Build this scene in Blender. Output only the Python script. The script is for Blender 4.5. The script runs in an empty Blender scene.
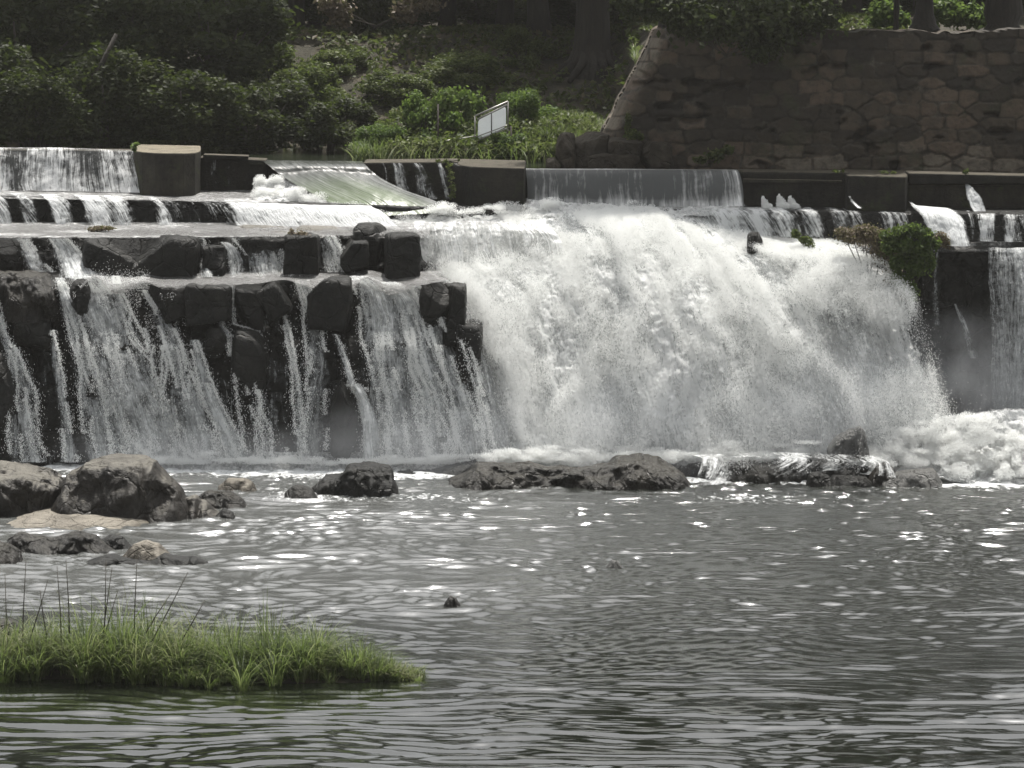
import bpy, math, random
import numpy as np
from mathutils import Matrix, Vector

random.seed(7)
RNG = np.random.default_rng(7)
sc = bpy.context.scene
COL = sc.collection
R = math.radians

# ------------------------------------------------------------------ camera
F = 4000.0
CAMZ = 10.9
PITCH = math.atan(444 / F)
ROLL = R(0.6)
Rw = np.array([1.0, 0, 0]); Fw = np.array([0, math.cos(PITCH), -math.sin(PITCH)])
Uw = np.array([0, math.sin(PITCH), math.cos(PITCH)])
RV = Rw * math.cos(ROLL) + Uw * math.sin(ROLL)
UV_ = Uw * math.cos(ROLL) - Rw * math.sin(ROLL)


def P(px, py, Y):
    """world point at distance Y seen at a place of the survey photograph (vectorised)"""
    px = np.asarray(px, float); py = np.asarray(py, float); Y = np.asarray(Y, float)
    px, py, Y = np.broadcast_arrays(px, py, Y)
    d = Fw * F + (px[..., None] - 512) * RV + (384 - py[..., None]) * UV_
    s = Y / d[..., 1]
    out = d * s[..., None]
    out[..., 2] += CAMZ
    return out


def onz(px, py, z=0.0):
    d = Fw * F + (px - 512) * RV + (384 - py) * UV_
    s = (z - CAMZ) / d[2]
    return np.array([d[0] * s, d[1] * s, z])


cam = bpy.data.cameras.new('camera'); camo = bpy.data.objects.new('camera', cam); COL.objects.link(camo)
m = Matrix(((RV[0], UV_[0], -Fw[0], 0), (RV[1], UV_[1], -Fw[1], 0), (RV[2], UV_[2], -Fw[2], CAMZ), (0, 0, 0, 1)))
camo.matrix_world = m
cam.sensor_width = 36; cam.lens = 36 * F / 1024; cam.clip_start = 1; cam.clip_end = 3000
sc.camera = camo
sc.cycles.transparent_max_bounces = 40

# ------------------------------------------------------------------ noise
def _hash(ix, iy, iz, seed):
    h = (ix.astype(np.int64) * 374761393 + iy.astype(np.int64) * 668265263 + iz.astype(np.int64) * 2147483647 + seed * 1274126177) & 0xFFFFFFFF
    h = ((h ^ (h >> 13)) * 1274126177) & 0xFFFFFFFF
    h = ((h ^ (h >> 16)) * 2246822519) & 0xFFFFFFFF
    return ((h ^ (h >> 15)) & 0xFFFFFF) / float(0xFFFFFF)


def vn(x, y, z=0.0, seed=0):
    x, y, z = np.broadcast_arrays(np.asarray(x, float), np.asarray(y, float), np.asarray(z, float))
    fx, fy, fz = np.floor(x), np.floor(y), np.floor(z)
    tx, ty, tz = x - fx, y - fy, z - fz
    tx = tx * tx * tx * (tx * (tx * 6 - 15) + 10); ty = ty * ty * ty * (ty * (ty * 6 - 15) + 10); tz = tz * tz * (3 - 2 * tz)
    r = 0
    flat = not np.any(z)
    for dz in ((0,) if flat else (0, 1)):
        wz = 1.0 if flat else (tz if dz else 1 - tz)
        a = _hash(fx, fy, fz + dz, seed); b = _hash(fx + 1, fy, fz + dz, seed)
        c = _hash(fx, fy + 1, fz + dz, seed); d = _hash(fx + 1, fy + 1, fz + dz, seed)
        r = r + wz * ((a * (1 - tx) + b * tx) * (1 - ty) + (c * (1 - tx) + d * tx) * ty)
    return r * 2 - 1


def fbm(x, y, z=0.0, o=4, seed=0, g=0.5):
    r = 0; a = 1.0; t = 0; s = 1.0
    for i in range(o):
        r = r + a * vn(np.asarray(x) * s + 13.7 * i, np.asarray(y) * s + 5.1 * i, (np.asarray(z) * s + 3.3 * i) if np.any(z) else 0.0, seed + i * 31)
        t += a; a *= g; s *= 2.03
    return r / t


def sm(a, b, x):
    t = np.clip((np.asarray(x, float) - a) / (b - a), 0, 1)
    return t * t * (3 - 2 * t)


# ------------------------------------------------------------------ object helpers
def link(name, mesh, mat=None, parent=None):
    o = bpy.data.objects.new(name, mesh); COL.objects.link(o)
    if mat and not mesh.materials: mesh.materials.append(mat)
    if parent: o.parent = parent
    return o


def tag(o, label=None, cat=None, group=None, kind=None):
    if label: o['label'] = label
    if cat: o['category'] = cat
    if group: o['group'] = group
    if kind: o['kind'] = kind
    return o


def empty(name, loc, label, cat, group=None):
    o = bpy.data.objects.new(name, None); COL.objects.link(o); o.location = [float(c) for c in loc]
    o.empty_display_size = .2
    return tag(o, label, cat, group)


def mesh_np(name, V, Fc, smooth=True, attrs=None, uv=None):
    """V (n,3); Fc (m,k) all same k"""
    V = np.ascontiguousarray(V, dtype=np.float32); Fc = np.ascontiguousarray(Fc, dtype=np.int32)
    me = bpy.data.meshes.new(name)
    k = Fc.shape[1]
    me.vertices.add(len(V)); me.vertices.foreach_set('co', V.ravel())
    me.loops.add(Fc.size); me.loops.foreach_set('vertex_index', Fc.ravel())
    me.polygons.add(len(Fc)); me.polygons.foreach_set('loop_start', np.arange(0, Fc.size, k, dtype=np.int32))
    me.update(calc_edges=True)
    me.polygons.foreach_set('use_smooth', np.full(len(Fc), smooth))
    for n, a in (attrs or {}).items():
        at = me.attributes.new(n, 'FLOAT', 'POINT'); at.data.foreach_set('value', np.ascontiguousarray(a, dtype=np.float32).ravel())
    if uv is not None:
        l = me.uv_layers.new(name='UVMap'); l.data.foreach_set('uv', np.ascontiguousarray(uv[Fc.ravel()], dtype=np.float32).ravel())
    me.validate()
    return me


def grid_faces(nv, nu, flip=False, closed=False):
    i, j = np.meshgrid(np.arange(nv - 1), np.arange(nu - (0 if closed else 1)), indexing='ij')
    a = i * nu + j; b = i * nu + (j + 1) % nu; c = (i + 1) * nu + (j + 1) % nu; d = (i + 1) * nu + j
    f = np.stack([a, b, c, d], -1).reshape(-1, 4)
    return f[:, ::-1] if flip else f


def cr(ctrl, ts):
    """Catmull-Rom through ctrl (n,...) at ts in 0..n-1"""
    ctrl = np.asarray(ctrl, float); n = len(ctrl)
    i = np.clip(np.floor(ts).astype(int), 0, n - 2); t = (ts - i)
    sh = (slice(None),) + (None,) * (ctrl.ndim - 1)
    t = t[sh]
    p0 = ctrl[np.clip(i - 1, 0, n - 1)]; p1 = ctrl[i]; p2 = ctrl[i + 1]; p3 = ctrl[np.clip(i + 2, 0, n - 1)]
    return 0.5 * (2 * p1 + (p2 - p0) * t + (2 * p0 - 5 * p1 + 4 * p2 - p3) * t ** 2 + (3 * p1 - p0 - 3 * p2 + p3) * t ** 3)


def tube(pts, rad, sides=8, jit=0.0, seed=0):
    pts = np.asarray(pts, float); n = len(pts)
    rad = np.broadcast_to(np.asarray(rad, float), (n,))
    V = []
    tg = np.gradient(pts, axis=0); tg /= np.linalg.norm(tg, axis=1)[:, None] + 1e-9
    ref = np.array([0.13, 0.2, 1.0]) if abs(tg[0][2]) < .9 else np.array([1.0, 0.1, 0])
    for k in range(n):
        a = np.cross(tg[k], ref); a /= np.linalg.norm(a); b = np.cross(tg[k], a)
        for s in range(sides):
            th = 2 * math.pi * s / sides
            rr = rad[k] * (1 + jit * float(vn(k * .7, s * 1.3, seed, seed + 3)))
            V.append(pts[k] + (a * math.cos(th) + b * math.sin(th)) * rr)
    V = np.array(V); f = grid_faces(n, sides, closed=True)
    # caps
    V = np.vstack([V, pts[0], pts[-1]])
    c0, c1 = len(V) - 2, len(V) - 1
    caps = [[c0, (s + 1) % sides, s, s] for s in range(sides)] + [[c1, (n - 1) * sides + s, (n - 1) * sides + (s + 1) % sides, (n - 1) * sides + (s + 1) % sides] for s in range(sides)]
    return V, f, [[x[0], x[1], x[2]] for x in caps]


def poly_mesh(name, V, faces, smooth=False):
    me = bpy.data.meshes.new(name); me.from_pydata([tuple(map(float, v)) for v in V], [], [list(map(int, f)) for f in faces]); me.update()
    for p in me.polygons: p.use_smooth = smooth
    return me


def tubes_mesh(name, list_of):
    V = []; FF = []; off = 0
    for (pts, rad, *r) in list_of:
        v, f, c = tube(pts, rad, *(r or [8]))
        V.extend(v); FF += [[a + off for a in q] for q in f.tolist()] + [[a + off for a in q] for q in c]; off += len(v)
    return poly_mesh(name, V, FF, True)


# ------------------------------------------------------------------ materials
def newmat(name):
    m = bpy.data.materials.new(name); m.use_nodes = True
    nt = m.node_tree
    for n in list(nt.nodes): nt.nodes.remove(n)
    out = nt.nodes.new('ShaderNodeOutputMaterial')
    return m, nt, out


class NT:
    def __init__(s, name):
        s.m, s.t, s.out = newmat(name)

    def n(s, typ, **kw):
        nd = s.t.nodes.new('ShaderNode' + typ)
        for k, v in kw.items():
            if k == 'ins':
                for kk, vv in v.items():
                    if isinstance(vv, bpy.types.NodeSocket): s.t.links.new(vv, nd.inputs[kk])
                    else: nd.inputs[kk].default_value = vv
            else: setattr(nd, k, v)
        return nd

    def math(s, op, a, b=0.0, clamp=False):
        return s.n('Math', operation=op, use_clamp=clamp, ins={0: a, 1: b}).outputs[0]

    def noise(s, vec, scale, detail=4, rough=.55, dist=0.0):
        return s.n('TexNoise', ins={'Vector': vec, 'Scale': scale, 'Detail': detail, 'Roughness': rough, 'Distortion': dist}).outputs['Fac']

    def vmul(s, vec, k):
        return s.n('VectorMath', operation='MULTIPLY', ins={0: vec, 1: k}).outputs[0]

    def ramp(s, fac, stops):
        r = s.n('ValToRGB', ins={0: fac}); e = r.color_ramp.elements
        while len(e) < len(stops): e.new(.5)
        for q, (p, c) in zip(e, stops): q.position = p; q.color = (*c, 1) if len(c) == 3 else c
        return r.outputs[0]

    def mixc(s, f, a, b):
        nd = s.n('Mix', data_type='RGBA')
        for i, v in ((0, f), (6, a), (7, b)):
            if isinstance(v, bpy.types.NodeSocket): s.t.links.new(v, nd.inputs[i])
            else: nd.inputs[i].default_value = v if i == 0 else ((*v, 1) if len(v) == 3 else v)
        return nd.outputs[2]

    def mixs(s, f, a, b):
        return s.n('MixShader', ins={0: f, 1: a, 2: b}).outputs[0]

    def mr(s, v, a, b, c=0., d=1.):
        return s.n('MapRange', ins={0: v, 1: a, 2: b, 3: c, 4: d}).outputs[0]

    def bump(s, h, strength=.5, dist=.05):
        return s.n('Bump', ins={'Height': h, 'Strength': strength, 'Distance': dist}).outputs[0]

    def end(s, sh, vol=None):
        if sh is not None: s.t.links.new(sh, s.out.inputs[0])
        if vol is not None: s.t.links.new(vol, s.out.inputs[1])
        return s.m


def geo_pos(t): return t.n('NewGeometry').outputs['Position']


def mat_rock(name, c1, c2, c3, rough=.45, scale=1.0, top=None, bumpd=.06):
    """rock; top = second colour, mixed in on upward-facing surfaces"""
    t = NT(name); p = geo_pos(t)
    n1 = t.noise(p, 1.1 * scale, 6, .6); n2 = t.noise(p, 7 * scale, 6, .65)
    col = t.ramp(n1, [(.3, c1), (.5, c2), (.72, c3)])
    col = t.mixc(t.mr(n2, .35, .7, 0, .7), col, c1)
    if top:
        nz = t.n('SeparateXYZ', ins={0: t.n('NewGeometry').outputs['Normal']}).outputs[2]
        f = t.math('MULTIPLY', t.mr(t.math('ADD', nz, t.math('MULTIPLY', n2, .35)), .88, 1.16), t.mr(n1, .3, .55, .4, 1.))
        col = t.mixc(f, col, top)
    h = t.math('ADD', t.noise(p, 5 * scale, 8, .65), t.math('MULTIPLY', t.noise(p, 28 * scale, 4, .6), .35))
    vo = t.n('TexVoronoi', feature='DISTANCE_TO_EDGE', ins={'Vector': t.n('VectorMath', operation='MULTIPLY_ADD', ins={0: t.n('TexNoise', ins={'Vector': p, 'Scale': 2.0, 'Detail': 4}).outputs['Color'], 1: (.5, .5, .5), 2: p}).outputs[0], 'Scale': 1.7 * scale}).outputs[0]
    h = t.math('ADD', h, t.math('MULTIPLY', t.mr(vo, 0, .05), .4))
    b = t.n('BsdfPrincipled', ins={'Base Color': col, 'Roughness': t.mr(n2, .3, .7, rough - .2, rough + .2), 'Normal': t.bump(h, .9, bumpd * 1.4), 'IOR': 1.3})
    return t.end(b.outputs[0])


WET = mat_rock('wet_black_rock', (.006, .0065, .006), (.011, .0115, .010), (.024, .023, .019), .5)
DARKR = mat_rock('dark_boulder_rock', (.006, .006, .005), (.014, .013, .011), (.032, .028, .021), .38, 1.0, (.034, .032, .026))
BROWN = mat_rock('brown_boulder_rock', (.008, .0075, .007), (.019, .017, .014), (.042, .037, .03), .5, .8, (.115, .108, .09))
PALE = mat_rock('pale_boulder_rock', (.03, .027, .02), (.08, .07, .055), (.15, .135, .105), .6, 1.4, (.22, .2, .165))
GREYR = mat_rock('grey_wet_rock', (.06, .06, .055), (.10, .10, .095), (.16, .16, .15), .35, 1.)


def mat_concrete(name, base, dark, moss=(.05, .07, .02), mossamt=.3, topk=1.0):
    t = NT(name); p = geo_pos(t)
    n1 = t.noise(p, 1.6, 7, .65); n2 = t.noise(t.vmul(p, (3, 3, .7)), 3, 5, .6)
    col = t.mixc(t.mr(n1, .35, .65), dark, base)
    col = t.mixc(t.mr(n2, .5, .75, 0, .8), col, dark)
    nz = t.n('SeparateXYZ', ins={0: t.n('NewGeometry').outputs['Normal']}).outputs[2]
    top = t.mr(nz, .6, .9)
    col = t.mixc(top, col, t.mixc(t.mr(t.noise(p, 4, 5), .45, .7), (.24 * topk, .21 * topk, .155 * topk), (.11 * topk, .10 * topk, .075 * topk)))
    col = t.mixc(t.math('MULTIPLY', t.mr(t.noise(p, 2.2, 6, .7), .55, .68), mossamt), col, moss)
    b = t.n('BsdfPrincipled', ins={'Base Color': col, 'Roughness': .85, 'Specular IOR Level': .25, 'Normal': t.bump(t.noise(p, 12, 8, .7), .9, .05)})
    return t.end(b.outputs[0])


CONC = mat_concrete('stained_dark_concrete', (.024, .022, .017), (.008, .008, .007), topk=.3)
CONC2 = mat_concrete('olive_stained_concrete', (.05, .046, .034), (.014, .013, .011), (.05, .06, .02), .8, topk=.75)


def mat_foam(name, streak=(13, 1.3), clump=9.0, white=(.94, .95, .94), contrast=2.6, min_a=0.0, soft=2.5, trans=.38, bumpd=.05, thin=(.42, .44, .44), lift=.13, gloss=1.0):
    """white water: streaks follow the flow (UV in metres), holes where the water breaks up; attribute dens"""
    t = NT(name)
    uv = t.n('UVMap').outputs[0]; p = geo_pos(t)
    dens0 = t.n('Attribute', attribute_name='dens').outputs['Fac']
    dens = t.math('ADD', dens0, t.math('MULTIPLY', t.math('GREATER_THAN', dens0, .03), lift))
    warp = t.n('TexNoise', ins={'Vector': uv, 'Scale': 1.3, 'Detail': 3}).outputs['Color']
    uvw = t.n('VectorMath', operation='MULTIPLY_ADD', ins={0: warp, 1: (.22, .3, 0), 2: uv}).outputs[0]
    n1 = t.noise(t.vmul(uvw, (streak[0], streak[1], 1)), 1.0, 5, .6)
    n2 = t.noise(p, clump, 7, .68, .3)
    n3 = t.noise(t.vmul(uvw, (streak[0] * 3.1, streak[1] * 2.3, 1)), 1.0, 4, .6)
    n = t.math('ADD', t.math('ADD', t.math('MULTIPLY', n1, .42), t.math('MULTIPLY', n2, .33)), t.math('MULTIPLY', n3, .25))
    n = t.math('ADD', t.math('MULTIPLY', t.math('SUBTRACT', n, .5), contrast), .5)
    a = t.math('SUBTRACT', n, t.math('SUBTRACT', 1.0, dens))
    a = t.math('MULTIPLY', a, soft, True)
    col = t.mixc(t.mr(a, .2, 1.0), thin, white)
    h = t.math('ADD', n, t.math('MULTIPLY', t.noise(p, 34, 5, .7), .6))
    nb = t.bump(h, .75, bumpd)
    d = t.n('BsdfDiffuse', ins={'Color': col, 'Normal': nb}).outputs[0]
    tr = t.n('BsdfTranslucent', ins={'Color': col, 'Normal': nb}).outputs[0]
    g = t.n('BsdfGlossy', ins={'Color': (1, 1, 1, 1), 'Roughness': .4, 'Normal': nb}).outputs[0]
    s = t.mixs(trans, d, tr)
    s = t.mixs(t.math('MULTIPLY', t.n('Fresnel', ins={'IOR': 1.33, 'Normal': nb}).outputs[0], gloss), s, g)
    if min_a: a = t.math('MAXIMUM', a, t.math('MULTIPLY', t.math('GREATER_THAN', dens, .02), min_a))
    s = t.mixs(a, t.n('BsdfTransparent').outputs[0], s)
    return t.end(s)


FOAM = mat_foam('churning_white_water', (9, 1.5), 9.0, contrast=2.8, soft=2.2, bumpd=.03, trans=.55, thin=(.66, .68, .68), gloss=.25)
FROTH = mat_foam('froth_white_water', (9, 6), 14.0, contrast=3.0, soft=1.6, bumpd=.07, trans=.4, gloss=.1, thin=(.8, .81, .8))
TREAD = mat_foam('shallow_running_water', (7, 7), 6.0, contrast=3.4, soft=1.2, bumpd=.04, trans=.15, thin=(.07, .07, .065), white=(.72, .73, .72), min_a=.55, lift=.03)
STRM = mat_foam('falling_stream_water', (14, 1.2), 8.0, contrast=3.0, soft=1.9, trans=.42, white=(.76, .78, .78), gloss=.6, bumpd=.03)
CURT = mat_foam('curtain_water', (17, .9), 5.0, contrast=3.6, soft=1.6, min_a=.35, thin=(.16, .17, .17), bumpd=.02, lift=.22)
GLAS = mat_foam('glassy_crest_water', (9, .5), 2.0, contrast=3.0, soft=1.3, min_a=.7, thin=(.16, .17, .17), bumpd=.01, lift=.12)

# droplets
t = NT('spray_droplets')
DROP = t.end(t.mixs(.5, t.n('BsdfDiffuse', ins={'Color': (.96, .965, .955, 1)}).outputs[0], t.n('BsdfTranslucent', ins={'Color': (.96, .965, .955, 1)}).outputs[0]))

# chute water
t = NT('green_sliding_water')
uv = t.n('UVMap').outputs[0]
s1 = t.noise(t.vmul(uv, (7, .55, 1)), 1, 5, .6); s2 = t.noise(t.vmul(uv, (22, .8, 1)), 1, 4, .6)
fl = t.n('Attribute', attribute_name='dens').outputs['Fac']
col = t.mixc(fl, (.05, .054, .05), (.10, .13, .07))
col = t.mixc(t.mr(t.math('ADD', t.math('MULTIPLY', s1, .6), t.math('MULTIPLY', s2, .4)), .47, .72, 0, .5), col, (.30, .31, .30))
CHUTE = t.end(t.n('BsdfPrincipled', ins={'Base Color': col, 'Roughness': .22, 'IOR': 1.33, 'Normal': t.bump(t.math('ADD', s1, s2), .5, .03)}).outputs[0])

# river
t = NT('river_water')
p = geo_pos(t)
fo = t.n('Attribute', attribute_name='foam').outputs['Fac']
sep = t.n('SeparateXYZ', ins={0: p})
fn = t.noise(t.vmul(p, (1.1, .9, 1)), 6, 7, .7, .4)
ff = t.math('MULTIPLY', t.math('SUBTRACT', t.math('ADD', t.math('MULTIPLY', t.math('SUBTRACT', fn, .5), 2.6), fo), .5), 3.0, True)
rip = t.math('ADD', t.noise(t.vmul(p, (1, 2.4, 1)), 5, 4, .6), t.math('MULTIPLY', t.noise(t.vmul(p, (1, 2.0, 1)), 17, 3, .6), .25))
calm = t.mr(sep.outputs[1], 55, 80, .05, .5)
bw = t.n('Bump', ins={'Height': rip, 'Strength': calm, 'Distance': .035}).outputs[0]
sheen_fac = t.n('Attribute', attribute_name='painted_sheen').outputs['Fac']
wat = t.n('BsdfPrincipled', ins={'Base Color': t.mixc(sheen_fac, (.006, .0075, .005), (.95, .97, .95)), 'Roughness': .07, 'IOR': 1.9, 'Normal': bw}).outputs[0]
bf = t.bump(t.noise(p, 24, 6, .7), .8, .06)
foam = t.n('BsdfPrincipled', ins={'Base Color': (.72, .74, .74, 1), 'Roughness': .45, 'Normal': bf}).outputs[0]
RIVER = t.end(t.mixs(ff, wat, foam))

t = NT('upper_water')
p = geo_pos(t)
POOL = t.end(t.n('BsdfPrincipled', ins={'Base Color': (.02, .025, .016, 1), 'Roughness': .08, 'IOR': 1.33, 'Normal': t.bump(t.noise(t.vmul(p, (1, 2, 1)), 4, 4, .6), .25, .03)}).outputs[0])


def mat_leaf(name, cols, trans=.4, rough=.5):
    t = NT(name)
    r = t.n('NewGeometry').outputs['Random Per Island']
    n = t.noise(geo_pos(t), .9, 3, .5)
    f = t.math('ADD', t.math('MULTIPLY', r, .6), t.math('MULTIPLY', t.mr(n, .3, .7), .4))
    k = len(cols)
    col = t.ramp(f, [((i + .5) / k, c) for i, c in enumerate(cols)])
    d = t.n('BsdfPrincipled', ins={'Base Color': col, 'Roughness': rough, 'IOR': 1.4, 'Specular IOR Level': .3}).outputs[0]
    tr = t.n('BsdfTranslucent', ins={'Color': t.mixc(.35, col, (.18, .26, .04))}).outputs[0]
    return t.end(t.mixs(trans, d, tr))


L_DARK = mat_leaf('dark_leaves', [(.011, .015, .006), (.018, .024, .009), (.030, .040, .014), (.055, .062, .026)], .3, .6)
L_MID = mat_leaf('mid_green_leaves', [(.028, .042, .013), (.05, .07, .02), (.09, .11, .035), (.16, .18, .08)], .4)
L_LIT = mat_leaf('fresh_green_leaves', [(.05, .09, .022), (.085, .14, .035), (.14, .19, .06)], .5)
L_BUSH = mat_leaf('bush_leaves', [(.045, .075, .02), (.08, .12, .035), (.14, .18, .06)], .5)
L_DRY = mat_leaf('dry_brown_leaves', [(.07, .05, .032), (.13, .10, .07), (.24, .19, .14)], .3)
L_GRASS = mat_leaf('grass_blades', [(.035, .055, .018), (.07, .10, .035), (.11, .145, .055), (.17, .19, .09), (.28, .27, .18)], .45)
L_COVER = mat_leaf('ground_cover_leaves', [(.03, .035, .016), (.05, .065, .022), (.08, .10, .035), (.10, .075, .05)], .35)

t = NT('tree_bark')
p = geo_pos(t)
BARK = t.end(t.n('BsdfPrincipled', ins={'Base Color': t.ramp(t.noise(t.vmul(p, (6, 6, 1)), 1.5, 6, .65), [(.3, (.008, .007, .005)), (.7, (.03, .025, .018))]), 'Roughness': .85, 'Normal': t.bump(t.noise(t.vmul(p, (9, 9, 1.3)), 1.5, 5, .6), .9, .06)}).outputs[0])
t = NT('dark_stem'); STEM = t.end(t.n('BsdfPrincipled', ins={'Base Color': (.035, .03, .02, 1), 'Roughness': .7}).outputs[0])
t = NT('soil')
p = geo_pos(t)
SOIL = t.end(t.n('BsdfPrincipled', ins={'Base Color': t.ramp(t.noise(p, 1.4, 7, .7), [(.3, (.018, .018, .01)), (.5, (.04, .036, .022)), (.7, (.09, .068, .045))]), 'Roughness': .95, 'Normal': t.bump(t.noise(p, 6, 8, .7), 1, .12)}).outputs[0])
t = NT('masonry')
p = geo_pos(t)
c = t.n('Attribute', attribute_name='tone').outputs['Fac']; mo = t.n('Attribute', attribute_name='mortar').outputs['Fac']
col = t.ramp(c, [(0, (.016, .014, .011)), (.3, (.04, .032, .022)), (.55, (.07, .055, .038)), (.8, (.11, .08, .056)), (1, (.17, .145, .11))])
nn = t.noise(p, 3.5, 8, .7)
col = t.mixc(t.mr(nn, .45, .68, 0, .75), col, (.02, .018, .014))
col = t.mixc(t.math('MULTIPLY', mo, t.mr(t.noise(p, 1.6, 6, .7), .52, .66)), col, (.11, .10, .08))
col = t.mixc(t.mr(t.noise(p, .9, 6, .7), .56, .7, 0, .6), col, (.04, .05, .02))
MASON = t.end(t.n('BsdfPrincipled', ins={'Base Color': col, 'Roughness': .9, 'Normal': t.bump(t.noise(p, 9, 8, .7), .9, .05)}).outputs[0])
t = NT('weathered_white_board')
p = geo_pos(t)
_b = (t.n('BsdfPrincipled', ins={'Base Color': t.ramp(t.noise(p, 5, 6, .7), [(.3, (.74, .75, .76)), (.6, (.9, .91, .92))]), 'Roughness': .6}).outputs[0])
BOARD = t.end(t.mixs(.5, _b, t.n('BsdfTranslucent', ins={'Color': (.85, .88, .9, 1)}).outputs[0]))
t = NT('rusty_frame'); RUST = t.end(t.n('BsdfPrincipled', ins={'Base Color': (.06, .05, .045, 1), 'Roughness': .7, 'Metallic': .3}).outputs[0])
t = NT('galvanised_pipe'); PIPE = t.end(t.n('BsdfPrincipled', ins={'Base Color': (.35, .34, .32, 1), 'Roughness': .5, 'Metallic': .5}).outputs[0])

# ------------------------------------------------------------------ light
SUN_EL, SUN_AZ = R(70), R(14)      # azimuth measured from +Y (behind the falls) towards +X
w = bpy.data.worlds.new('World'); sc.world = w; w.use_nodes = True
nt = w.node_tree; bg = nt.nodes['Background']
sky = nt.nodes.new('ShaderNodeTexSky'); sky.sky_type = 'NISHITA'; sky.sun_disc = False
sky.sun_elevation = SUN_EL; sky.sun_rotation = SUN_AZ; sky.dust_density = 5.5; sky.air_density = 1.0; sky.ozone_density = 1.0
hs = nt.nodes.new('ShaderNodeHueSaturation'); hs.inputs['Saturation'].default_value = .12
nt.links.new(sky.outputs[0], hs.inputs['Color']); nt.links.new(hs.outputs[0], bg.inputs[0]); bg.inputs[1].default_value = 0.15
sl = bpy.data.lights.new('sun', 'SUN'); sl.energy = 5.0; sl.angle = R(.5); sl.color = (1, .955, .895)
so = bpy.data.objects.new('sun', sl); COL.objects.link(so)
sd = Vector((math.sin(SUN_AZ) * math.cos(SUN_EL), math.cos(SUN_AZ) * math.cos(SUN_EL), math.sin(SUN_EL)))
so.rotation_euler = sd.to_track_quat('Z', 'Y').to_euler(); so.location = (0, 90, 60)
vs = sc.view_settings; vs.view_transform = 'Standard'; vs.look = 'None'; vs.gamma = 1; vs.exposure = 0.42

# ------------------------------------------------------------------ profiles
def Yd(px): return 90 - 5 * np.asarray(px, float) / 1024      # line of the dam


# ------------------------------------------------------------------ river
def axis(lo, a, b, hi, step, ratio=1.25):
    mid = list(np.arange(a, b, step))
    l = []; s = step; x = a
    while x > lo: s *= ratio; x -= s; l.append(x)
    r = []; s = step; x = mid[-1]
    while x < hi: s *= ratio; x += s; r.append(x)
    return np.array(l[::-1] + mid + r)


def river():
    xs = axis(-400, -10.8, 10.9, 400, .034, 1.3); ys = axis(-60, 50.5, 83.6, 84.5, .046, 1.3)
    X, Y = np.meshgrid(xs, ys)  # sloping left end painted lighter, as if the sun fell on it
    rough = sm(54, 69, Y)
    wx = X + 1.6 * fbm(X * .35, Y * .5, 0, 2, 5); wy = Y + .9 * fbm(X * .3, Y * .3, 0, 2, 9)
    h = np.zeros_like(X)
    rg = np.random.default_rng(3)
    lf = 1.4 - .35 * sm(-4, 3.0, X)                        # livelier on the left, below the black rock face
    for i in range(60):
        lam = .20 * (4.5 ** rg.random())                       # .2 .. .9 m
        th = rg.normal(0, .09 + .07 * (lam < .4))
        k = 2 * math.pi / lam
        slope = .025 * (1.0 if lam < .6 else .5)
        damp = 1.0 - .6 * rough
        ph = rg.random() * 6.28
        mod = .45 + 1.1 * np.clip(vn(X * (.16 + .05 * (i % 5)), Y * .3, 0, 100 + i) * .5 + .5, 0, 1)
        h += slope / k * damp * mod * np.sin(k * (wx * math.sin(th) + wy * math.cos(th)) + ph)
    # short chop
    h += .007 * (1 - .8 * rough) * fbm(X * 2.4, Y * 6.0, 0, 2, 21)
    for i in range(90):
        lam = .20 * (2.8 ** rg.random()); th = rg.normal(0, .40); k = 2 * math.pi / lam; ph = rg.random() * 6.28
        mod = .5 + 1.0 * np.clip(vn(X * (.5 + .1 * (i % 5)), Y * .9, 0, 300 + i) * .5 + .5, 0, 1)
        h += .0255 / k * lf * rough * mod * np.sin(k * (wx * math.sin(th) + wy * math.cos(th)) + ph)
    ch = sm(78.5, 81.8, Y)
    h += .06 * ch * fbm(X * 2.2, Y * 2.2, 0, 4, 33)
    inside = sm(-13, -10.9, X) * (1 - sm(10.9, 13, X)) * sm(48, 51, Y)
    Z = h * inside
    # foam by place
    PXc = 512 + X / Y * F
    foam = np.zeros_like(X)
    foam += .95 * sm(79.6, 81.6, Y + 1.1 * fbm(X * .7, Y * 1.2, 0, 4, 44))
    foam += .6 * sm(79.2, 81.2, Y + .8 * fbm(X * .9, Y, 0, 3, 45)) * sm(800, 880, PXc)
    foam += .38 * np.exp(-((X - P(310, 500, 79)[0]) / 1.4) ** 2 - ((Y - 78.2) / 1.2) ** 2)
    foam += .34 * np.exp(-((X - P(440, 500, 79)[0]) / .9) ** 2 - ((Y - 78.0) / .6) ** 2)
    foam += .40 * np.exp(-((X - P(745, 490, 79)[0]) / 1.2) ** 2 - ((Y - 78.4) / .7) ** 2)
    foam += .22 * np.exp(-((Y - 77.6) / 1.1) ** 2) * sm(200, 300, PXc) * (1 - .6 * sm(850, 950, PXc))
    foam += .10 * np.exp(-((Y - 74.5) / 2) ** 2)
    painted_sheen = sm(60, 68, Y) * (1 - .85 * sm(-3.5, 2.5, X + .8 * fbm(X * .3, Y * .3, 0, 3, 51))) * .07  # bright sky reflection on the left water, painted as a paler base colour
    V = np.stack([X, Y, Z], -1).reshape(-1, 3)
    me = mesh_np('river', V, grid_faces(len(ys), len(xs)), True, {'foam': foam, 'painted_sheen': painted_sheen})
    o = link('river', me, RIVER); tag(o, 'dark rippled river with pale glints below the falls', None, None, 'structure')
    return o


river()
bed = poly_mesh('riverbed', [(-500, -100, -1.6), (500, -100, -1.6), (500, 95, -1.6), (-500, 95, -1.6)], [(0, 1, 2, 3)])
tag(link('riverbed', bed, SOIL), kind='structure')

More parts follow.
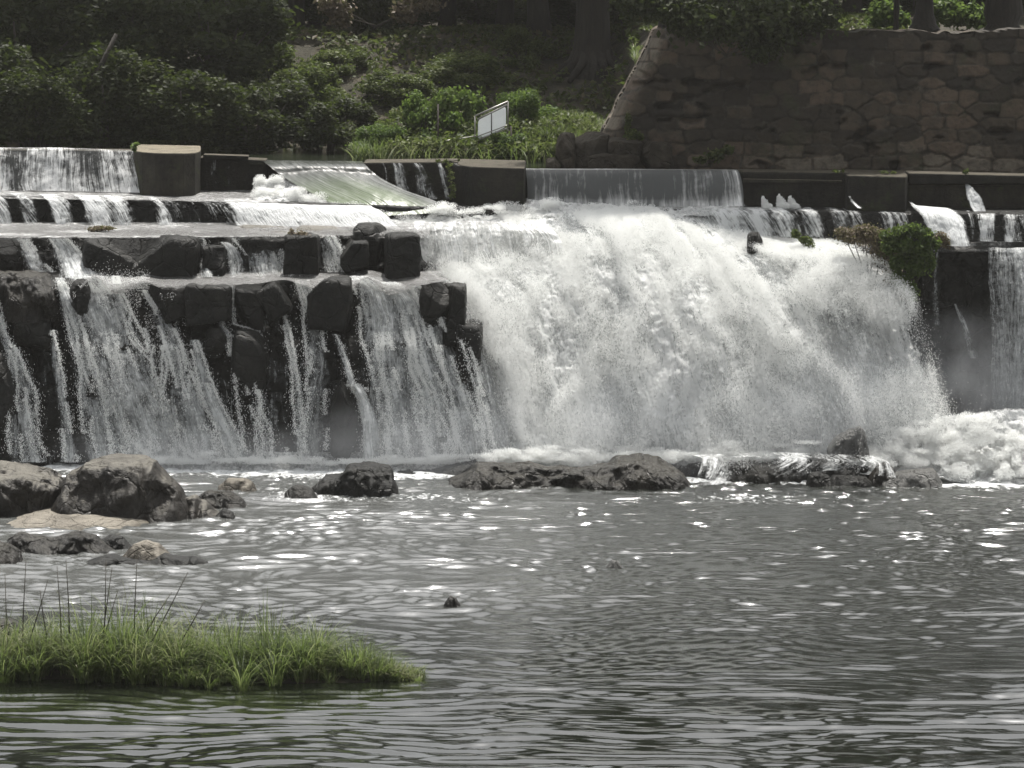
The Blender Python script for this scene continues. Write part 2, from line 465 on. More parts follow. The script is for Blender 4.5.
# ------------------------------------------------------------------ rock face under the falls (terrain)
LEFT_T = [(215, 88.6), (222, 87.3), (236, 84.7), (271, 84.4), (283, 83.3), (330, 82.9), (345, 82.6), (475, 82.0), (500, 81.9)]
MID_T = [(215, 88.0), (225, 86.6), (262, 86.2), (300, 85.2), (360, 84.6), (475, 83.8), (500, 83.8)]
RIGHT_T = [(215, 88.0), (240, 86.6), (249, 84.6), (253, 84.3), (475, 84.2), (500, 84.2)]


def tab(T, py): return np.interp(py, [a for a, b in T], [b for a, b in T])


def face_base(px, py):
    px = np.asarray(px, float); py = np.asarray(py, float)
    wr = sm(905, 925, px); bd = np.interp(py, [228, 270, 300, 465], [416, 428, 462, 512]); wl = 1 - sm(bd - 8, bd + 18, px)
    return tab(LEFT_T, py) * wl + tab(RIGHT_T, py) * wr + tab(MID_T, py) * (1 - wl - wr)


def face_Y(px, py):
    px = np.asarray(px, float); py = np.asarray(py, float)
    b = face_base(px, py)
    a = sm(232, 240, py)
    # blocky joints: columns of stone with random set-back
    wpx = px + 9 * vn(px * .02, py * .03, 0, 3); wpy = py + 10 * vn(px * .012, py * .02, 0, 4)
    row = np.floor(wpy / 44.0 + .3 * _hash(np.floor(wpx / 61), 0 * wpx, 0 * wpx, 5))
    colw = wpx / 52.0 + _hash(row, row * 0, row * 0, 6)
    cell = np.floor(colw)
    off = _hash(cell, row, row * 0, 8)
    fxr = colw - cell
    edge = np.minimum(fxr, 1 - fxr) * 52
    off = off * .75 - .25
    crack = .16 * np.exp(-(edge / 2.2) ** 2)
    fyr = wpy / 44.0 - np.floor(wpy / 44.0)
    tilt = (.25 - fyr) * .12
    n = .14 * fbm(px * .03, py * .035, 0, 4, 12) + .05 * fbm(px * .15, py * .15, 0, 3, 14)
    wr = sm(905, 925, px)
    amp = a * (1 - .35 * wr)
    return b + amp * (off * .8 + crack + tilt) + n * (.3 + .7 * a)


def rock_face():
    pxs = np.arange(-140, 1170, 2.2); pys = np.concatenate([np.arange(214, 240, 1.2), np.arange(240, 500, 2.2)])
    A, B = np.meshgrid(pxs, pys)
    Yf = face_Y(A, B)
    V = P(A, B, Yf).reshape(-1, 3)
    me = mesh_np('rock_face', V, grid_faces(len(pys), len(pxs), True), True)
    tag(link('rock_face', me, WET), 'black wet stepped rock face behind the falls', None, None, 'structure')


rock_face()


# ------------------------------------------------------------------ boulders
def ico(sub=4):
    import bmesh
    bm = bmesh.new(); bmesh.ops.create_icosphere(bm, subdivisions=sub, radius=1)
    V = np.array([v.co[:] for v in bm.verts]); Fc = np.array([[v.index for v in f.verts] for f in bm.faces]); bm.free()
    return V, Fc


ICO4 = ico(5); ICO3 = ico(4)


def rock_shape(size, seed, boxy=4.0, facets=9, rough=.06, big=True):
    V, Fc = ICO4 if big else ICO3
    rg = np.random.default_rng(seed)
    d = V / np.linalg.norm(V, axis=1)[:, None]
    r = (np.abs(d) ** boxy).sum(1) ** (-1 / boxy)
    for i in range(facets):
        n = rg.normal(size=3); n /= np.linalg.norm(n)
        dist = .78 + .3 * rg.random()
        c = d @ n
        r = np.minimum(r, np.where(c > .15, dist / np.maximum(c, .15), 9))
    p = d * r[:, None]
    s = np.array(size) / 2
    q = p * s
    sc_ = 1.6 / max(.25, float(np.mean(s)))
    nz = fbm(q[:, 0] * sc_ + seed, q[:, 1] * sc_, q[:, 2] * sc_ + 1.7, 5, seed)
    q = q * (1 + rough * 2.2 * nz)[:, None]
    return q, Fc


def boulder(name, label, px0, px1, py0, py1, Y, depth, mat, seed, boxy=4.0, rough=.06, facets=9, group=None, rz=0.0):
    c = P((px0 + px1) / 2, (py0 + py1) / 2, Y)
    wd = (px1 - px0) * Y / F; ht = (py1 - py0) * Y / F
    q, Fc = rock_shape((wd, depth, ht), seed, boxy, facets, rough)
    cs, sn = math.cos(rz), math.sin(rz)
    q = np.stack([q[:, 0] * cs - q[:, 1] * sn, q[:, 0] * sn + q[:, 1] * cs, q[:, 2]], 1)
    o = link(name, mesh_np(name, q, Fc, True), mat); o.location = c
    return tag(o, label, 'rock', group)


def profile_rock(name, label, pts, base, Y, depth, mat, seed, rough=.05, p=3.0, group=None, skew=.25, sink=.15, nu=None, crag=.5):
    pts = np.array(pts, float)
    if name == 'long_rock': pts[:, 1] += 5
    nu = nu or int(max(40, (pts[-1, 0] - pts[0, 0]) * 1.0)); nv = 46
    px = np.linspace(pts[0, 0], pts[-1, 0], nu)
    top = np.interp(px, pts[:, 0], pts[:, 1])
    k = np.array([1, 2, 1.]) / 4
    top = np.convolve(np.pad(top, 1, mode='edge'), k, 'valid')
    T = P(px, top, Y)
    zb = P(px, np.full_like(px, base), Y - depth / 2)[:, 2] - sink
    u = np.linspace(-1, 1, nu)
    dep = depth / 2 * (1 - np.abs(u) ** 5 * .75) * (1 + .25 * vn(u * 4, 0 * u, 0, seed))
    a = np.linspace(0, math.pi, nv)
    cy = -np.sign(np.cos(a)) * np.abs(np.cos(a)) ** (2 / p); cz = np.sin(a) ** (2 / p)
    X = np.repeat(T[None, :, 0], nv, 0)
    Z = zb[None] + (T[:, 2] - zb)[None] * cz[:, None]
    YY = Y + dep[None] * cy[:, None] + skew * dep[None] * cz[:, None]
    hgt = (T[:, 2] - zb)[None]
    s = 1.7
    n1 = fbm(X * s, YY * s, Z * s, 5, seed); n2 = 1 - np.abs(fbm(X * 2.6 + 9, YY * 2.6, Z * 1.6, 4, seed + 7)) * 2.4
    wt = np.minimum(1, hgt / .5)
    amp = rough * (n1 * 1.6 + crag * (n2 - .5)) * wt
    YY = YY - amp * 2.0 * (np.abs(np.cos(a)) ** .5)[:, None] * 1.6
    Z = Z + amp * 1.0 * cz[:, None]
    X = X + rough * 1.2 * fbm(X * 2, Z * 3, YY, 3, seed + 20) * wt
    org = np.array([X.mean(), Y, 0.0])
    V = np.stack([X, YY, Z], -1).reshape(-1, 3) - org
    o = link(name, mesh_np(name, V, grid_faces(nv, nu, True), True), mat); o.location = org
    return tag(o, label, 'rock', group)


def wy(py, px=512): return float(onz(px, py, 0.0)[1])   # distance at which the river is seen


YB = wy(522, 100)
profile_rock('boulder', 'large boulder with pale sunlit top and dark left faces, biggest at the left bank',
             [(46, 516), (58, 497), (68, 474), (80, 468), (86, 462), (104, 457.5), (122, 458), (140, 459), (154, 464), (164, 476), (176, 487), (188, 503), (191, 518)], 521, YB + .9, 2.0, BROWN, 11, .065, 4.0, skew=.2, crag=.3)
profile_rock('boulder', 'brown flat topped boulder cut by the left edge of the picture',
             [(-60, 470), (-10, 464), (8, 467), (24, 469), (40, 473), (60, 477), (68, 490), (74, 510)], 522, YB + 1.6, 2.0, BROWN, 12, .09, 4.5, skew=.15)
profile_rock('flat_rock', 'low pale silty slab at the foot of the largest boulder',
             [(-50, 521), (10, 519), (35, 512), (60, 510), (100, 512), (135, 513), (150, 518), (158, 524)], 530, wy(528, 60) + 1.2, 2.6, PALE, 13, .03, 5.0, skew=.35, sink=.05)
profile_rock('low_rock', 'dark knobbly low rock in front of the pale slab',
             [(8, 540), (20, 533), (30, 536), (50, 540), (78, 533), (95, 537), (108, 548), (118, 553)], 556, wy(555, 60) + .5, 1.0, DARKR, 14, .07, 2.5)
profile_rock('low_rock', 'small dark rock cut by the left edge in front of the slab',
             [(-30, 545), (-8, 541), (10, 545), (20, 554), (24, 562)], 567, wy(565, 5) + .5, .9, DARKR, 15, .05, 2.5)
profile_rock('low_rock', 'small black rounded rock right of the knobbly low rock',
             [(98, 541), (112, 536), (122, 538), (132, 548), (134, 552)], 551, wy(551, 115) + .5, .7, WET, 16, .05, 2.4)
profile_rock('low_rock', 'cream coloured smooth low rock beside a black one',
             [(122, 557), (132, 546), (145, 542), (158, 545), (168, 553), (178, 562)], 562, wy(562, 150) + .4, .8, PALE, 17, .04, 2.3)
profile_rock('low_rock', 'long black wet rock nearest the grass, ending in a thin tail',
             [(76, 566), (95, 559), (112, 555), (130, 560), (150, 562), (165, 553), (172, 555), (186, 556), (196, 557), (208, 562)], 564, wy(566, 140) + .35, .6, WET, 18, .06, 2.5)
profile_rock('low_rock', 'sloping olive stained rock at the right foot of the largest boulder',
             [(184, 498), (192, 495), (204, 502), (214, 511), (222, 517)], 522, wy(520, 200) + .6, 1.1, BROWN, 19, .05, 2.5)
profile_rock('low_rock', 'pair-like dark rock lying in foam right of the largest boulder',
             [(198, 497), (208, 491), (222, 492), (232, 494), (244, 502), (248, 508)], 508, wy(510, 222) + .6, .9, DARKR, 20, .06, 2.4)
profile_rock('low_rock', 'small pale topped rock among the foam left of centre',
             [(218, 486), (228, 480), (244, 479.5), (252, 483), (257, 491)], 492, wy(493, 240) + .5, .8, PALE, 21, .05, 2.4)
profile_rock('low_rock', 'tiny black rock at the water line near the largest boulder',
             [(215, 516), (224, 508), (232, 512), (236, 518)], 518, wy(519, 225) + .2, .35, WET, 22, .03, 2.3)
profile_rock('low_rock', 'small rock with water pouring round it left of the dark block',
             [(284, 493), (292, 487), (303, 486), (312, 489), (318, 497)], 498, wy(500, 300) + .4, .6, WET, 23, .05, 2.4)
profile_rock('boulder', 'dark flat topped block of rock standing alone left of centre',
             [(312, 488), (326, 478), (344, 475), (348, 466), (372, 466), (390, 468), (394, 478), (398, 490)], 496, wy(497, 355) + .8, 1.5, WET, 24, .08, 4.5, crag=.3)
profile_rock('flat_rock', 'thin dark slab between the lone block and the long rock',
             [(388, 474), (400, 470), (430, 468), (452, 464), (476, 458), (484, 466)], 477, wy(478, 430) + 1.0, 1.4, WET, 25, .05, 3.0)
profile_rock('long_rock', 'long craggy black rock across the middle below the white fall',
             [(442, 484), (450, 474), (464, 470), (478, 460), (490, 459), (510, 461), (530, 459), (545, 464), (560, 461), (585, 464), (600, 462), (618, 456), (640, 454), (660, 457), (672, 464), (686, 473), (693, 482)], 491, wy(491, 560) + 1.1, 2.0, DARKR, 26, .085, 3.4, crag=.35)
profile_rock('ledge_rock', 'low ledge veiled by little cascades right of the long rock',
             [(670, 475), (690, 458), (712, 453), (740, 455), (790, 454), (830, 452), (858, 455), (872, 463), (880, 474)], 482, wy(484, 780) + 1.3, 2.0, WET, 27, .07, 4.0)
profile_rock('low_rock', 'small black rock at the near side of the little cascades',
             [(806, 484), (810, 474), (818, 472), (828, 475), (836, 484)], 486, wy(487, 820) + .35, .6, WET, 28, .05, 2.5)
profile_rock('low_rock', 'flat black rock touching the water right of the little cascades',
             [(826, 484), (834, 475), (850, 476), (866, 476), (874, 483)], 486, wy(487, 850) + .3, .6, WET, 29, .04, 2.6)
profile_rock('low_rock', 'small dark hump between the flat black rock and the grey one',
             [(868, 480), (876, 467), (884, 464), (894, 469), (899, 480)], 483, wy(486, 883) + .3, .7, DARKR, 30, .05, 2.4)
profile_rock('low_rock', 'low grey wet rock furthest right at the edge of the spray',
             [(876, 484), (890, 473), (904, 471), (920, 469), (934, 468), (942, 482)], 484, wy(487, 910) + .3, .8, GREYR, 31, .04, 2.6)
profile_rock('spray_rock', 'grey rock standing in the spray at the foot of the great fall', [(828, 449), (836, 437), (850, 429), (860, 427), (866, 434), (869, 450)], 452, 81.1, .9, GREYR, 32, .05, 3.0)
profile_rock('tiny_rock', 'tiny dark stone breaking the water above the grass tip', [(444, 605), (450, 596), (456, 598), (461, 606)], 606, wy(607, 452) + .12, .25, DARKR, 33, .02, 2.3)
profile_rock('tiny_rock', 'tiny stone ringed by ripples below the long rock', [(606, 567), (612, 560), (618, 561), (623, 568)], 567, wy(568, 614) + .1, .2, GREYR, 34, .015, 2.3)

for k_, (a, b, c_, lb) in enumerate([(232, 300, 224, 'flat wet brown slab lying in the shallow water of the third step'), (290, 350, 226, 'second flat brown slab, next to the dry grass tuft'), (262, 330, 231, 'flat brown slab nearest the edge of the third step')]):
    profile_rock('flat_rock', lb, [(a, c_ + 4), (a + 12, c_), (b - 16, c_ + .5), (b, c_ + 5)], c_ + 5, 86.3 - k_ * .6, 1.3, BROWN, 151 + k_, .03, 3.0, sink=.05)
# boulders on the stepped face
profile_rock('step_boulder', 'rounded black boulder with a brown dry top, on the step at the left edge',
             [(-60, 282), (-20, 272), (0, 272), (28, 272), (44, 275), (56, 285), (62, 305), (64, 322)], 322, 83.2, 1.6, DARKR, 41, .07, 4.0, sink=.02)
boulder('step_boulder', 'dark rounded boulder cut by the left edge on the third step', -30, 24, 237, 276, 84.6, 1.2, WET, 42, 3.0)
boulder('step_boulder', 'upright black boulder parting two streams near the left', 70, 92, 279, 322, 83.0, .8, WET, 43, 2.8)
for (nm, a, b, c_, d_, Yq, dp, bx, lb) in [
    ('step_block', 84, 140, 236, 280, 84.5, 1.3, 6, 'dry black block of the third step beside the left spray'),
    ('step_block', 136, 202, 235, 280, 84.3, 1.3, 6, 'widest dry black block of the third step'),
    ('step_block', 205, 227, 245, 277, 84.2, .9, 5, 'small square black block framed by two thin falls'),
    ('step_block', 226, 288, 236, 276, 84.8, 1.2, 5, 'black block behind the broad thin veil of the third step'),
    ('step_block', 287, 320, 234, 277, 84.2, 1.1, 6, 'square black block with dry grass on its top'),
    ('step_block', 340, 368, 240, 273, 84.3, 1.0, 5, 'pale topped block leaning on the rounded dark boulder'),
    ('step_boulder', 350, 387, 223, 274, 84.9, 1.2, 3.2, 'dark rounded boulder between the pale topped block and the upright one'),
    ('step_boulder', 385, 419, 233, 281, 84.1, 1.0, 4.5, 'upright black boulder at the very edge of the great fall'),
    ('step_block', 150, 192, 284, 325, 83.1, 1.2, 5, 'black block of the fourth step right of the left spray'),
    ('step_block', 188, 233, 283, 326, 82.9, 1.2, 6, 'black block of the fourth step crossed by a thin thread of water'),
    ('step_block', 234, 262, 286, 328, 83.0, 1.1, 6, 'narrow black block of the fourth step left of the tilted stone'),
    ('step_block', 308, 352, 277, 330, 82.9, 1.2, 6, 'tall black block of the fourth step left of the broad ribbons of water'),
    ('step_boulder', 206, 228, 326, 358, 82.5, .8, 3, 'small rounded black boulder under the thin thread of water'),
    ('step_boulder', 330, 358, 380, 462, 82.1, .9, 3.5, 'tall black boulder at the foot of the face beside a white ribbon'),
    ('step_boulder', 420, 452, 281, 330, 83.0, .9, 3, 'black boulder showing between ribbons at the edge of the great fall'),
    ('step_boulder', 443, 466, 284, 345, 83.0, 1.0, 6, 'narrow black rock edge running down beside the great fall, upper piece'),
    ('step_boulder', 458, 482, 322, 392, 82.85, 1.0, 6, 'narrow black rock edge running down beside the great fall, lower piece'),
    ('step_boulder', 14, 52, 318, 350, 82.8, .9, 3, 'wet boulder under the brown topped one at the left'),
    ('step_boulder', 232, 268, 328, 400, 82.4, .8, 3.2, 'big wet bulge of rock in the middle of the dark face'),
    ('step_boulder', -20, 20, 352, 440, 82.3, .8, 3, 'tall wet bulge of rock low at the left edge'),
]:
    boulder(nm, lb, a, b, c_, d_, Yq, dp, WET, a + 333, 12 if bx > 4 else bx + .5, .05, 3 if bx > 4 else 7, None, .12 * math.sin(a))
o = boulder('tilted_stone', 'tilted square slab jutting from the fourth step', 262, 287, 283, 318, 82.8, .8, WET, 71, 7, .03, 0)
o.rotation_euler = (0, R(-32), 0)

# ------------------------------------------------------------------ dam
def prism(name, pts, Ys, depth, zb_py, mat, parent=None, bevel=.04, topround=0):
    """wall piece whose front top edge runs through pts [(px,py)] at distances Ys; depth backwards"""
    V = []
    for (px, py), Y in zip(pts, Ys):
        t = P(px, py, Y); b = P(px, zb_py, Y)
        V += [(t[0], Y, t[2]), (t[0], Y, b[2]), (t[0], Y + depth, b[2]), (t[0], Y + depth, t[2])]
    n = len(pts); Fc = []
    for i in range(n - 1):
        a, b = 4 * i, 4 * i + 4
        for j in range(4):
            Fc.append((a + j, a + (j + 1) % 4, b + (j + 1) % 4, b + j))
    Fc.append((3, 2, 1, 0)); e = 4 * (n - 1); Fc.append((e, e + 1, e + 2, e + 3))
    me = poly_mesh(name, V, Fc)
    o = link(name, me, mat, parent)
    md = o.modifiers.new('bevel', 'BEVEL'); md.width = bevel; md.segments = 2; md.limit_method = 'ANGLE'
    me.polygons.foreach_set('use_smooth', [False] * len(me.polygons))
    return o


def rebase(o):
    """put the origin of a mesh object at its base"""
    me = o.data; n = len(me.vertices); co = np.empty(n * 3, np.float32); me.vertices.foreach_get('co', co); co = co.reshape(-1, 3)
    c = np.array([co[:, 0].mean(), co[:, 1].mean(), co[:, 2].min()]); co -= c
    me.vertices.foreach_set('co', co.ravel()); me.update(); o.location = c
    return o


def wallpc(name, label, pts, off, depth, zb, mat, cat='wall', bevel=.04):
    Ys = [float(Yd(p[0])) + off for p in pts]
    return tag(rebase(prism(name, pts, Ys, depth, zb, mat, None, bevel)), label, cat)


wallpc('weir_wall', 'low dam wall behind the thin curtain at the far left', [(-120, 149), (139, 151)], .14, .9, 215, CONC)
# rounded pier
def pier(name, label, plan, ytop, ybot, mat):
    """plan [(px, dY)] front outline; top edge py per point"""
    top = [P(px, ytop(px), float(Yd(px)) + 0) for px, dy in plan]
    zt = float(np.mean([q[2] for q in top])); zb = float(P(plan[0][0], ybot, Yd(plan[0][0]))[2])
    xy = [(P(px, 150, float(Yd(px)) + dy)[0], float(Yd(px)) + dy) for px, dy in plan]
    n = len(xy); V = [(x, y, zt) for x, y in xy] + [(x, y, zb) for x, y in xy]
    Fc = [tuple(range(n))[::-1], tuple(range(n, 2 * n))] + [(i, (i + 1) % n, n + (i + 1) % n, n + i) for i in range(n)]
    o = link(name, poly_mesh(name, V, Fc), mat)
    md = o.modifiers.new('bevel', 'BEVEL'); md.width = .035; md.segments = 2; md.limit_method = 'ANGLE'; md.angle_limit = R(50)
    return tag(rebase(o), label, 'pier')


pier('concrete_pier', 'round nosed concrete pier with tan dry top and a seedling, at the left', [(131, 2.4), (131, .6), (134, -.2), (142, -.75), (155, -1.0), (170, -1.05), (184, -.95), (195, -.6), (200, 0), (201, .8), (201, 2.4)], lambda x: 150.5, 225, CONC2)
wallpc('gate_wall', 'recessed dark wall between the left pier and the sliding chute', [(199, 157), (266, 160)], .5, .8, 225, CONC)
wallpc('wall_coping', 'double moulded coping along the recessed dark wall', [(203, 154.5), (248, 156)], .38, .5, 158.5, CONC, 'coping', .015)
wallpc('weir_wall', 'dam wall with trickles and moss between the chute and the middle pier', [(363, 162.5), (458, 161.5)], .15, 1.3, 235, CONC)
pier('concrete_pier', 'square concrete pier right of the mossy trickling wall', [(452, 2.2), (454, .15), (472, -.75), (524, -.9), (526, -.5), (526, 2.2)], lambda x: 165, 235, CONC)
wallpc('weir_wall', 'long low dam wall behind the smooth grey curtain', [(524, 170.5), (744, 171.5)], .16, .9, 225, CONC)
wallpc('weir_wall', 'dry dark dam wall with a ledge line right of the smooth curtain', [(741, 171.5), (850, 172.5)], -.05, 1.0, 230, CONC)
wallpc('wall_coping', 'thin projecting ledge on the dry dark wall', [(743, 178.8), (842, 180.5)], -.12, .07, 182.5, CONC2, 'coping', .01)
pier('concrete_pier', 'square dark pier with pale speckled top at the right', [(845, 1.8), (845, .1), (848, -.5), (906, -.6), (908, -.3), (909, 1.8)], lambda x: 174.5, 230, CONC)
wallpc('gate_wall', 'olive stained concrete wall right of the dark pier', [(908, 184.5), (1140, 187)], .25, .6, 240, CONC2)
wallpc('wall_coping', 'heavy dark coping beam over the olive stained wall', [(909, 173), (1000, 175), (1140, 178)], .05, 1.0, 184, CONC, 'coping', .03)

# steps of the dam (terrain shelf) under the curtains
def shelf(name, rows, mat, jit=.03):
    A = []
    for r_ in rows:
        r_ = np.array(r_, float); xs = np.linspace(-130, 1150, 220)
        py = np.interp(xs, r_[:, 0], r_[:, 1]); Y = np.interp(xs, r_[:, 0], r_[:, 2])
        A.append(P(xs, py, Y))
    A = np.array(A)
    ts = np.linspace(0, len(rows) - 1, (len(rows) - 1) * 14 + 1)
    i = np.minimum(ts.astype(int), len(rows) - 2); f = (ts - i)[:, None, None]
    G = A[i] * (1 - f) + A[i + 1] * f
    G = G + jit * fbm(G[..., 0] * 2.5, G[..., 1] * 3, G[..., 2] * 3, 4, 77)[..., None] * np.array([.3, 1, .6])
    return tag(link(name, mesh_np(name, G.reshape(-1, 3), grid_faces(G.shape[0], G.shape[1], True), True), mat), kind='structure')


TR1 = [(-130, 189, 90.6), (0, 190, 90.2), (300, 196, 88.9), (512, 203, 87.8), (740, 205, 86.6), (900, 208, 85.8), (1024, 208, 85.2), (1150, 209, 84.5)]
LIP1 = [(-130, 196, 87.8), (0, 196.5, 87.6), (300, 203, 86.8), (512, 209, 86.6), (740, 209, 85.9), (900, 212, 85.0), (1024, 213, 84.3), (1150, 214, 83.7)]
FOOT1 = [(-130, 225, 87.7), (0, 226, 87.5), (300, 226, 86.7), (512, 232, 86.4), (740, 236, 85.7), (900, 240, 84.8), (1024, 242, 84.1), (1150, 244, 83.5)]
shelf('upper_step', [[(x, y - 6, Y + 2.5) for x, y, Y in TR1], TR1, LIP1, [(x, y + 1.2, Y - .05) for x, y, Y in LIP1], FOOT1], WET)

# pool upstream
zc = float(P(600, 170.5, Yd(600) + .2)[2])
V = []
pool = poly_mesh('upper_pool', [(-60, 0, 0)], [])
xs = np.linspace(-200, 1200, 40)
A = []
for off in (0.15, 40):
    q = P(xs, 155, Yd(xs) + .3); q[:, 1] += off - .15; q[:, 2] = zc - .03
    A.append(q)
A = np.array(A)
# level sheet behind the dam
tag(link('upper_pool', mesh_np('upper_pool', A.reshape(-1, 3), grid_faces(2, 40), True), POOL), kind='structure')

# ------------------------------------------------------------------ falling water
def sheet(name, label, rows, mat, nu=120, nv=60, disp=.04, dscale=2.5, dens=None, cat='waterfall', layers=1, loff=.12, seed=0, parent=None, droop=0.0, group=None, flow=False):
    """rows top->bottom of (px,py,Y); the columns are the flow lines"""
    nc = max(len(r_) for r_ in rows)
    C = []
    for r_ in rows:
        r_ = np.array(r_, float); t0 = np.linspace(0, 1, len(r_)); t1 = np.linspace(0, 1, 24)
        C.append(np.stack([np.interp(t1, t0, r_[:, k]) for k in range(3)], -1))
    C = np.array(C)                                   # rows,24,3
    G = cr(C, np.linspace(0, len(rows) - 1, nv))      # nv,24,3
    G = np.swapaxes(cr(np.swapaxes(G, 0, 1), np.linspace(0, 23, nu)), 0, 1)
    W = P(G[..., 0], G[..., 1], G[..., 2])
    allV = []; allF = []; allD = []; allU = []; off = 0
    for L in range(layers):
        w_ = W.copy(); sd = seed + 17 * L
        n = fbm(w_[..., 0] * dscale, w_[..., 2] * dscale, w_[..., 1] * dscale + L * 5, 5, sd, .55)
        n2 = fbm(w_[..., 0] * dscale * .35, w_[..., 2] * dscale * .3, L * 9.0, 3, sd + 3)
        vv = np.linspace(0, 1, nv)[:, None]
        if flow:
            uq = np.repeat(np.linspace(0, 1, nu)[None], nv, 0) * 9.5; vq = np.repeat(np.linspace(0, 1, nv)[:, None], nu, 1) * 7.0
            wv = .5 * vn(uq * .6, vq * .8, 0, sd + 50)
            lobes = fbm(uq * 1.15 + wv, vq * .42 + 3 * L, 0, 3, sd + 40) * 1.3
            bill = 1 - 2.2 * np.abs(fbm(uq * 2.6 + wv, vq * .8 + 5 * L, 0, 4, sd + 60, .55))
            fine = fbm(w_[..., 0] * 7, w_[..., 2] * 6, w_[..., 1] * 5, 3, sd + 61, .6)
            n = fine * .5; n2 = lobes * 1.3 + bill * .34
        w_[..., 1] -= (L * loff + disp * (n * 1.3 + n2 * 1.6)) * (.15 + .85 * np.minimum(1, vv * 5))
        w_[..., 2] += disp * .6 * n * (.2 + .8 * np.minimum(1, vv * 5))
        w_[..., 0] += disp * .7 * fbm(w_[..., 0] * 2, w_[..., 2] * 2 + 40, 0, 3, sd + 8)
        ds = np.sqrt((np.diff(W, axis=0) ** 2).sum(-1)); arc = np.vstack([np.zeros(nu), np.cumsum(ds, 0)])
        width = np.sqrt(((W[:, -1] - W[:, 0]) ** 2).sum(-1)).mean()
        uu = np.repeat(np.linspace(0, width, nu)[None], nv, 0) + L * 7.3 + seed * 1.7
        u01 = np.linspace(0, 1, nu)[None]; v01 = np.linspace(0, 1, nv)[:, None]
        D = np.full((nv, nu), .9) if dens is None else np.broadcast_to(dens(u01, v01, G[..., 0], G[..., 1], L), (nv, nu))
        allV.append(w_.reshape(-1, 3)); allD.append(D.ravel()); allU.append(np.stack([uu, arc], -1).reshape(-1, 2)); allF.append(grid_faces(nv, nu, True) + off); off += nu * nv
    V = np.vstack(allV); org = np.array([V[:, 0].mean(), V[:, 1].mean(), V[:, 2].min()])
    sheet.last = w_.copy()
    me = mesh_np(name, V - org, np.vstack(allF), True, {'dens': np.concatenate(allD)}, np.vstack(allU))
    o = link(name, me, mat, parent); o.location = org
    if label: tag(o, label, cat, group)
    return o, W


def edge(u, a=.06): return np.minimum(sm(0, a, u), sm(0, a, 1 - u))


def row(pts, off=0.0, dpy=0.0): return [(x, y + dpy, (Yd(x) if Y is None else Y) + off) for x, y, Y in pts]


# F1 top left curtain
def d1(u, v, gx, gy, L):
    s = .62 + .25 * vn(gx * .055, gx * 0, 0, 4) + .12 * vn(gx * .2, gy * .02, 0, 5)
    s = s - .35 * np.exp(-((gx - 32) / 7) ** 2) * (v < .35) - .3 * np.exp(-((gx - 122) / 9) ** 2) * (v < .35) + .3 * v ** 3
    return s * np.minimum(1, (1 - u) * 14 + .1)
sheet('waterfall', 'thin grey curtain over the top dam wall at the far left',
      [row([(-120, 147.5, None), (60, 147.8, None), (137, 150.5, None)], .9),
       row([(-120, 147.5, None), (60, 148, None), (137, 151, None)], .05),
       row([(-120, 152, None), (60, 153, None), (139, 156, None)], -.15),
       row([(-120, 170, None), (60, 172, None), (144, 175, None)], -.38),
       row([(-120, 189, None), (60, 191, None), (148, 193, None)], -.6)], CURT, 340, 40, .03, 3, d1, seed=1)


# F2 second step, left half
def gaps(gx, lst):
    r_ = 0
    for c_, w_, a_ in lst: r_ = r_ + a_ * np.exp(-((gx - c_) / w_) ** 4)
    return r_
def d2(u, v, gx, gy, L):
    g = gx - v * 16
    s = .74 + .2 * vn(g * .12, g * 0, 0, 14) - gaps(g, [(4, 7, .6), (31, 8, .65), (66, 7, .65), (131, 15, .6), (165, 12, .35), (190, 16, .45), (214, 10, .5)])
    return s + .25 * sm(215, 250, gx) + .2 * np.exp(-(v / .1) ** 2)
sheet('waterfall', 'streaked white curtain over the second step at the left',
      [row([(-130, 192, 88.8), (0, 193, 88.6), (180, 197, 87.9), (370, 202, 87.4)]),
       row([(-130, 196, 87.6), (0, 196.5, 87.4), (180, 201, 86.9), (372, 207, 86.5)]),
       row([(-128, 202, 87.3), (5, 203, 87.1), (186, 206, 86.6), (382, 212, 86.1)]),
       row([(-120, 225, 87.0), (18, 226, 86.8), (196, 225, 86.3), (400, 228, 85.6)])], STRM, 520, 40, .03, 3, d2, layers=1, seed=2)

# foam on the treads
def dt1(u, v, gx, gy, L): return .80 + .2 * vn(gx * .05, gy * .3, 0, 24)
TF = {}
sheet('tread_foam', 'frothy water running along the first step at the left',
      [row([(-130, 187, 91), (140, 191, 89.9), (260, 190, 89.2), (330, 196, 88.4)]),
       row([(-130, 190, 89.5), (140, 194, 88.7), (270, 197, 88.0), (360, 204, 87.2)]),
       row([(-130, 196.5, 87.5), (140, 200, 87.0), (280, 203, 86.8), (372, 209, 86.4)])], TREAD, 420, 26, .035, 4, dt1, 'foam', seed=3)

def dt2(u, v, gx, gy, L):
    return .74 + .28 * vn(gx * .035, gy * .35, 0, 25) - .35 * sm(220, 290, gx) * (1 - sm(380, 420, gx))
sheet('tread_foam', 'shallow glittering water spread over the third step at the left',
      [row([(-130, 223, 87.1), (200, 222, 87.0), (430, 223, 86.4)]),
       row([(-130, 229, 85.9), (200, 229, 85.8), (430, 226, 85.6)]),
       row([(-130, 236, 84.4), (200, 235.5, 84.3), (345, 233, 84.6), (430, 232, 84.7)]),
       row([(-130, 240, 84.2), (200, 238, 84.1), (345, 238, 84.4), (430, 238, 84.5)])], TREAD, 460, 34, .035, 4, dt2, 'foam', seed=4)

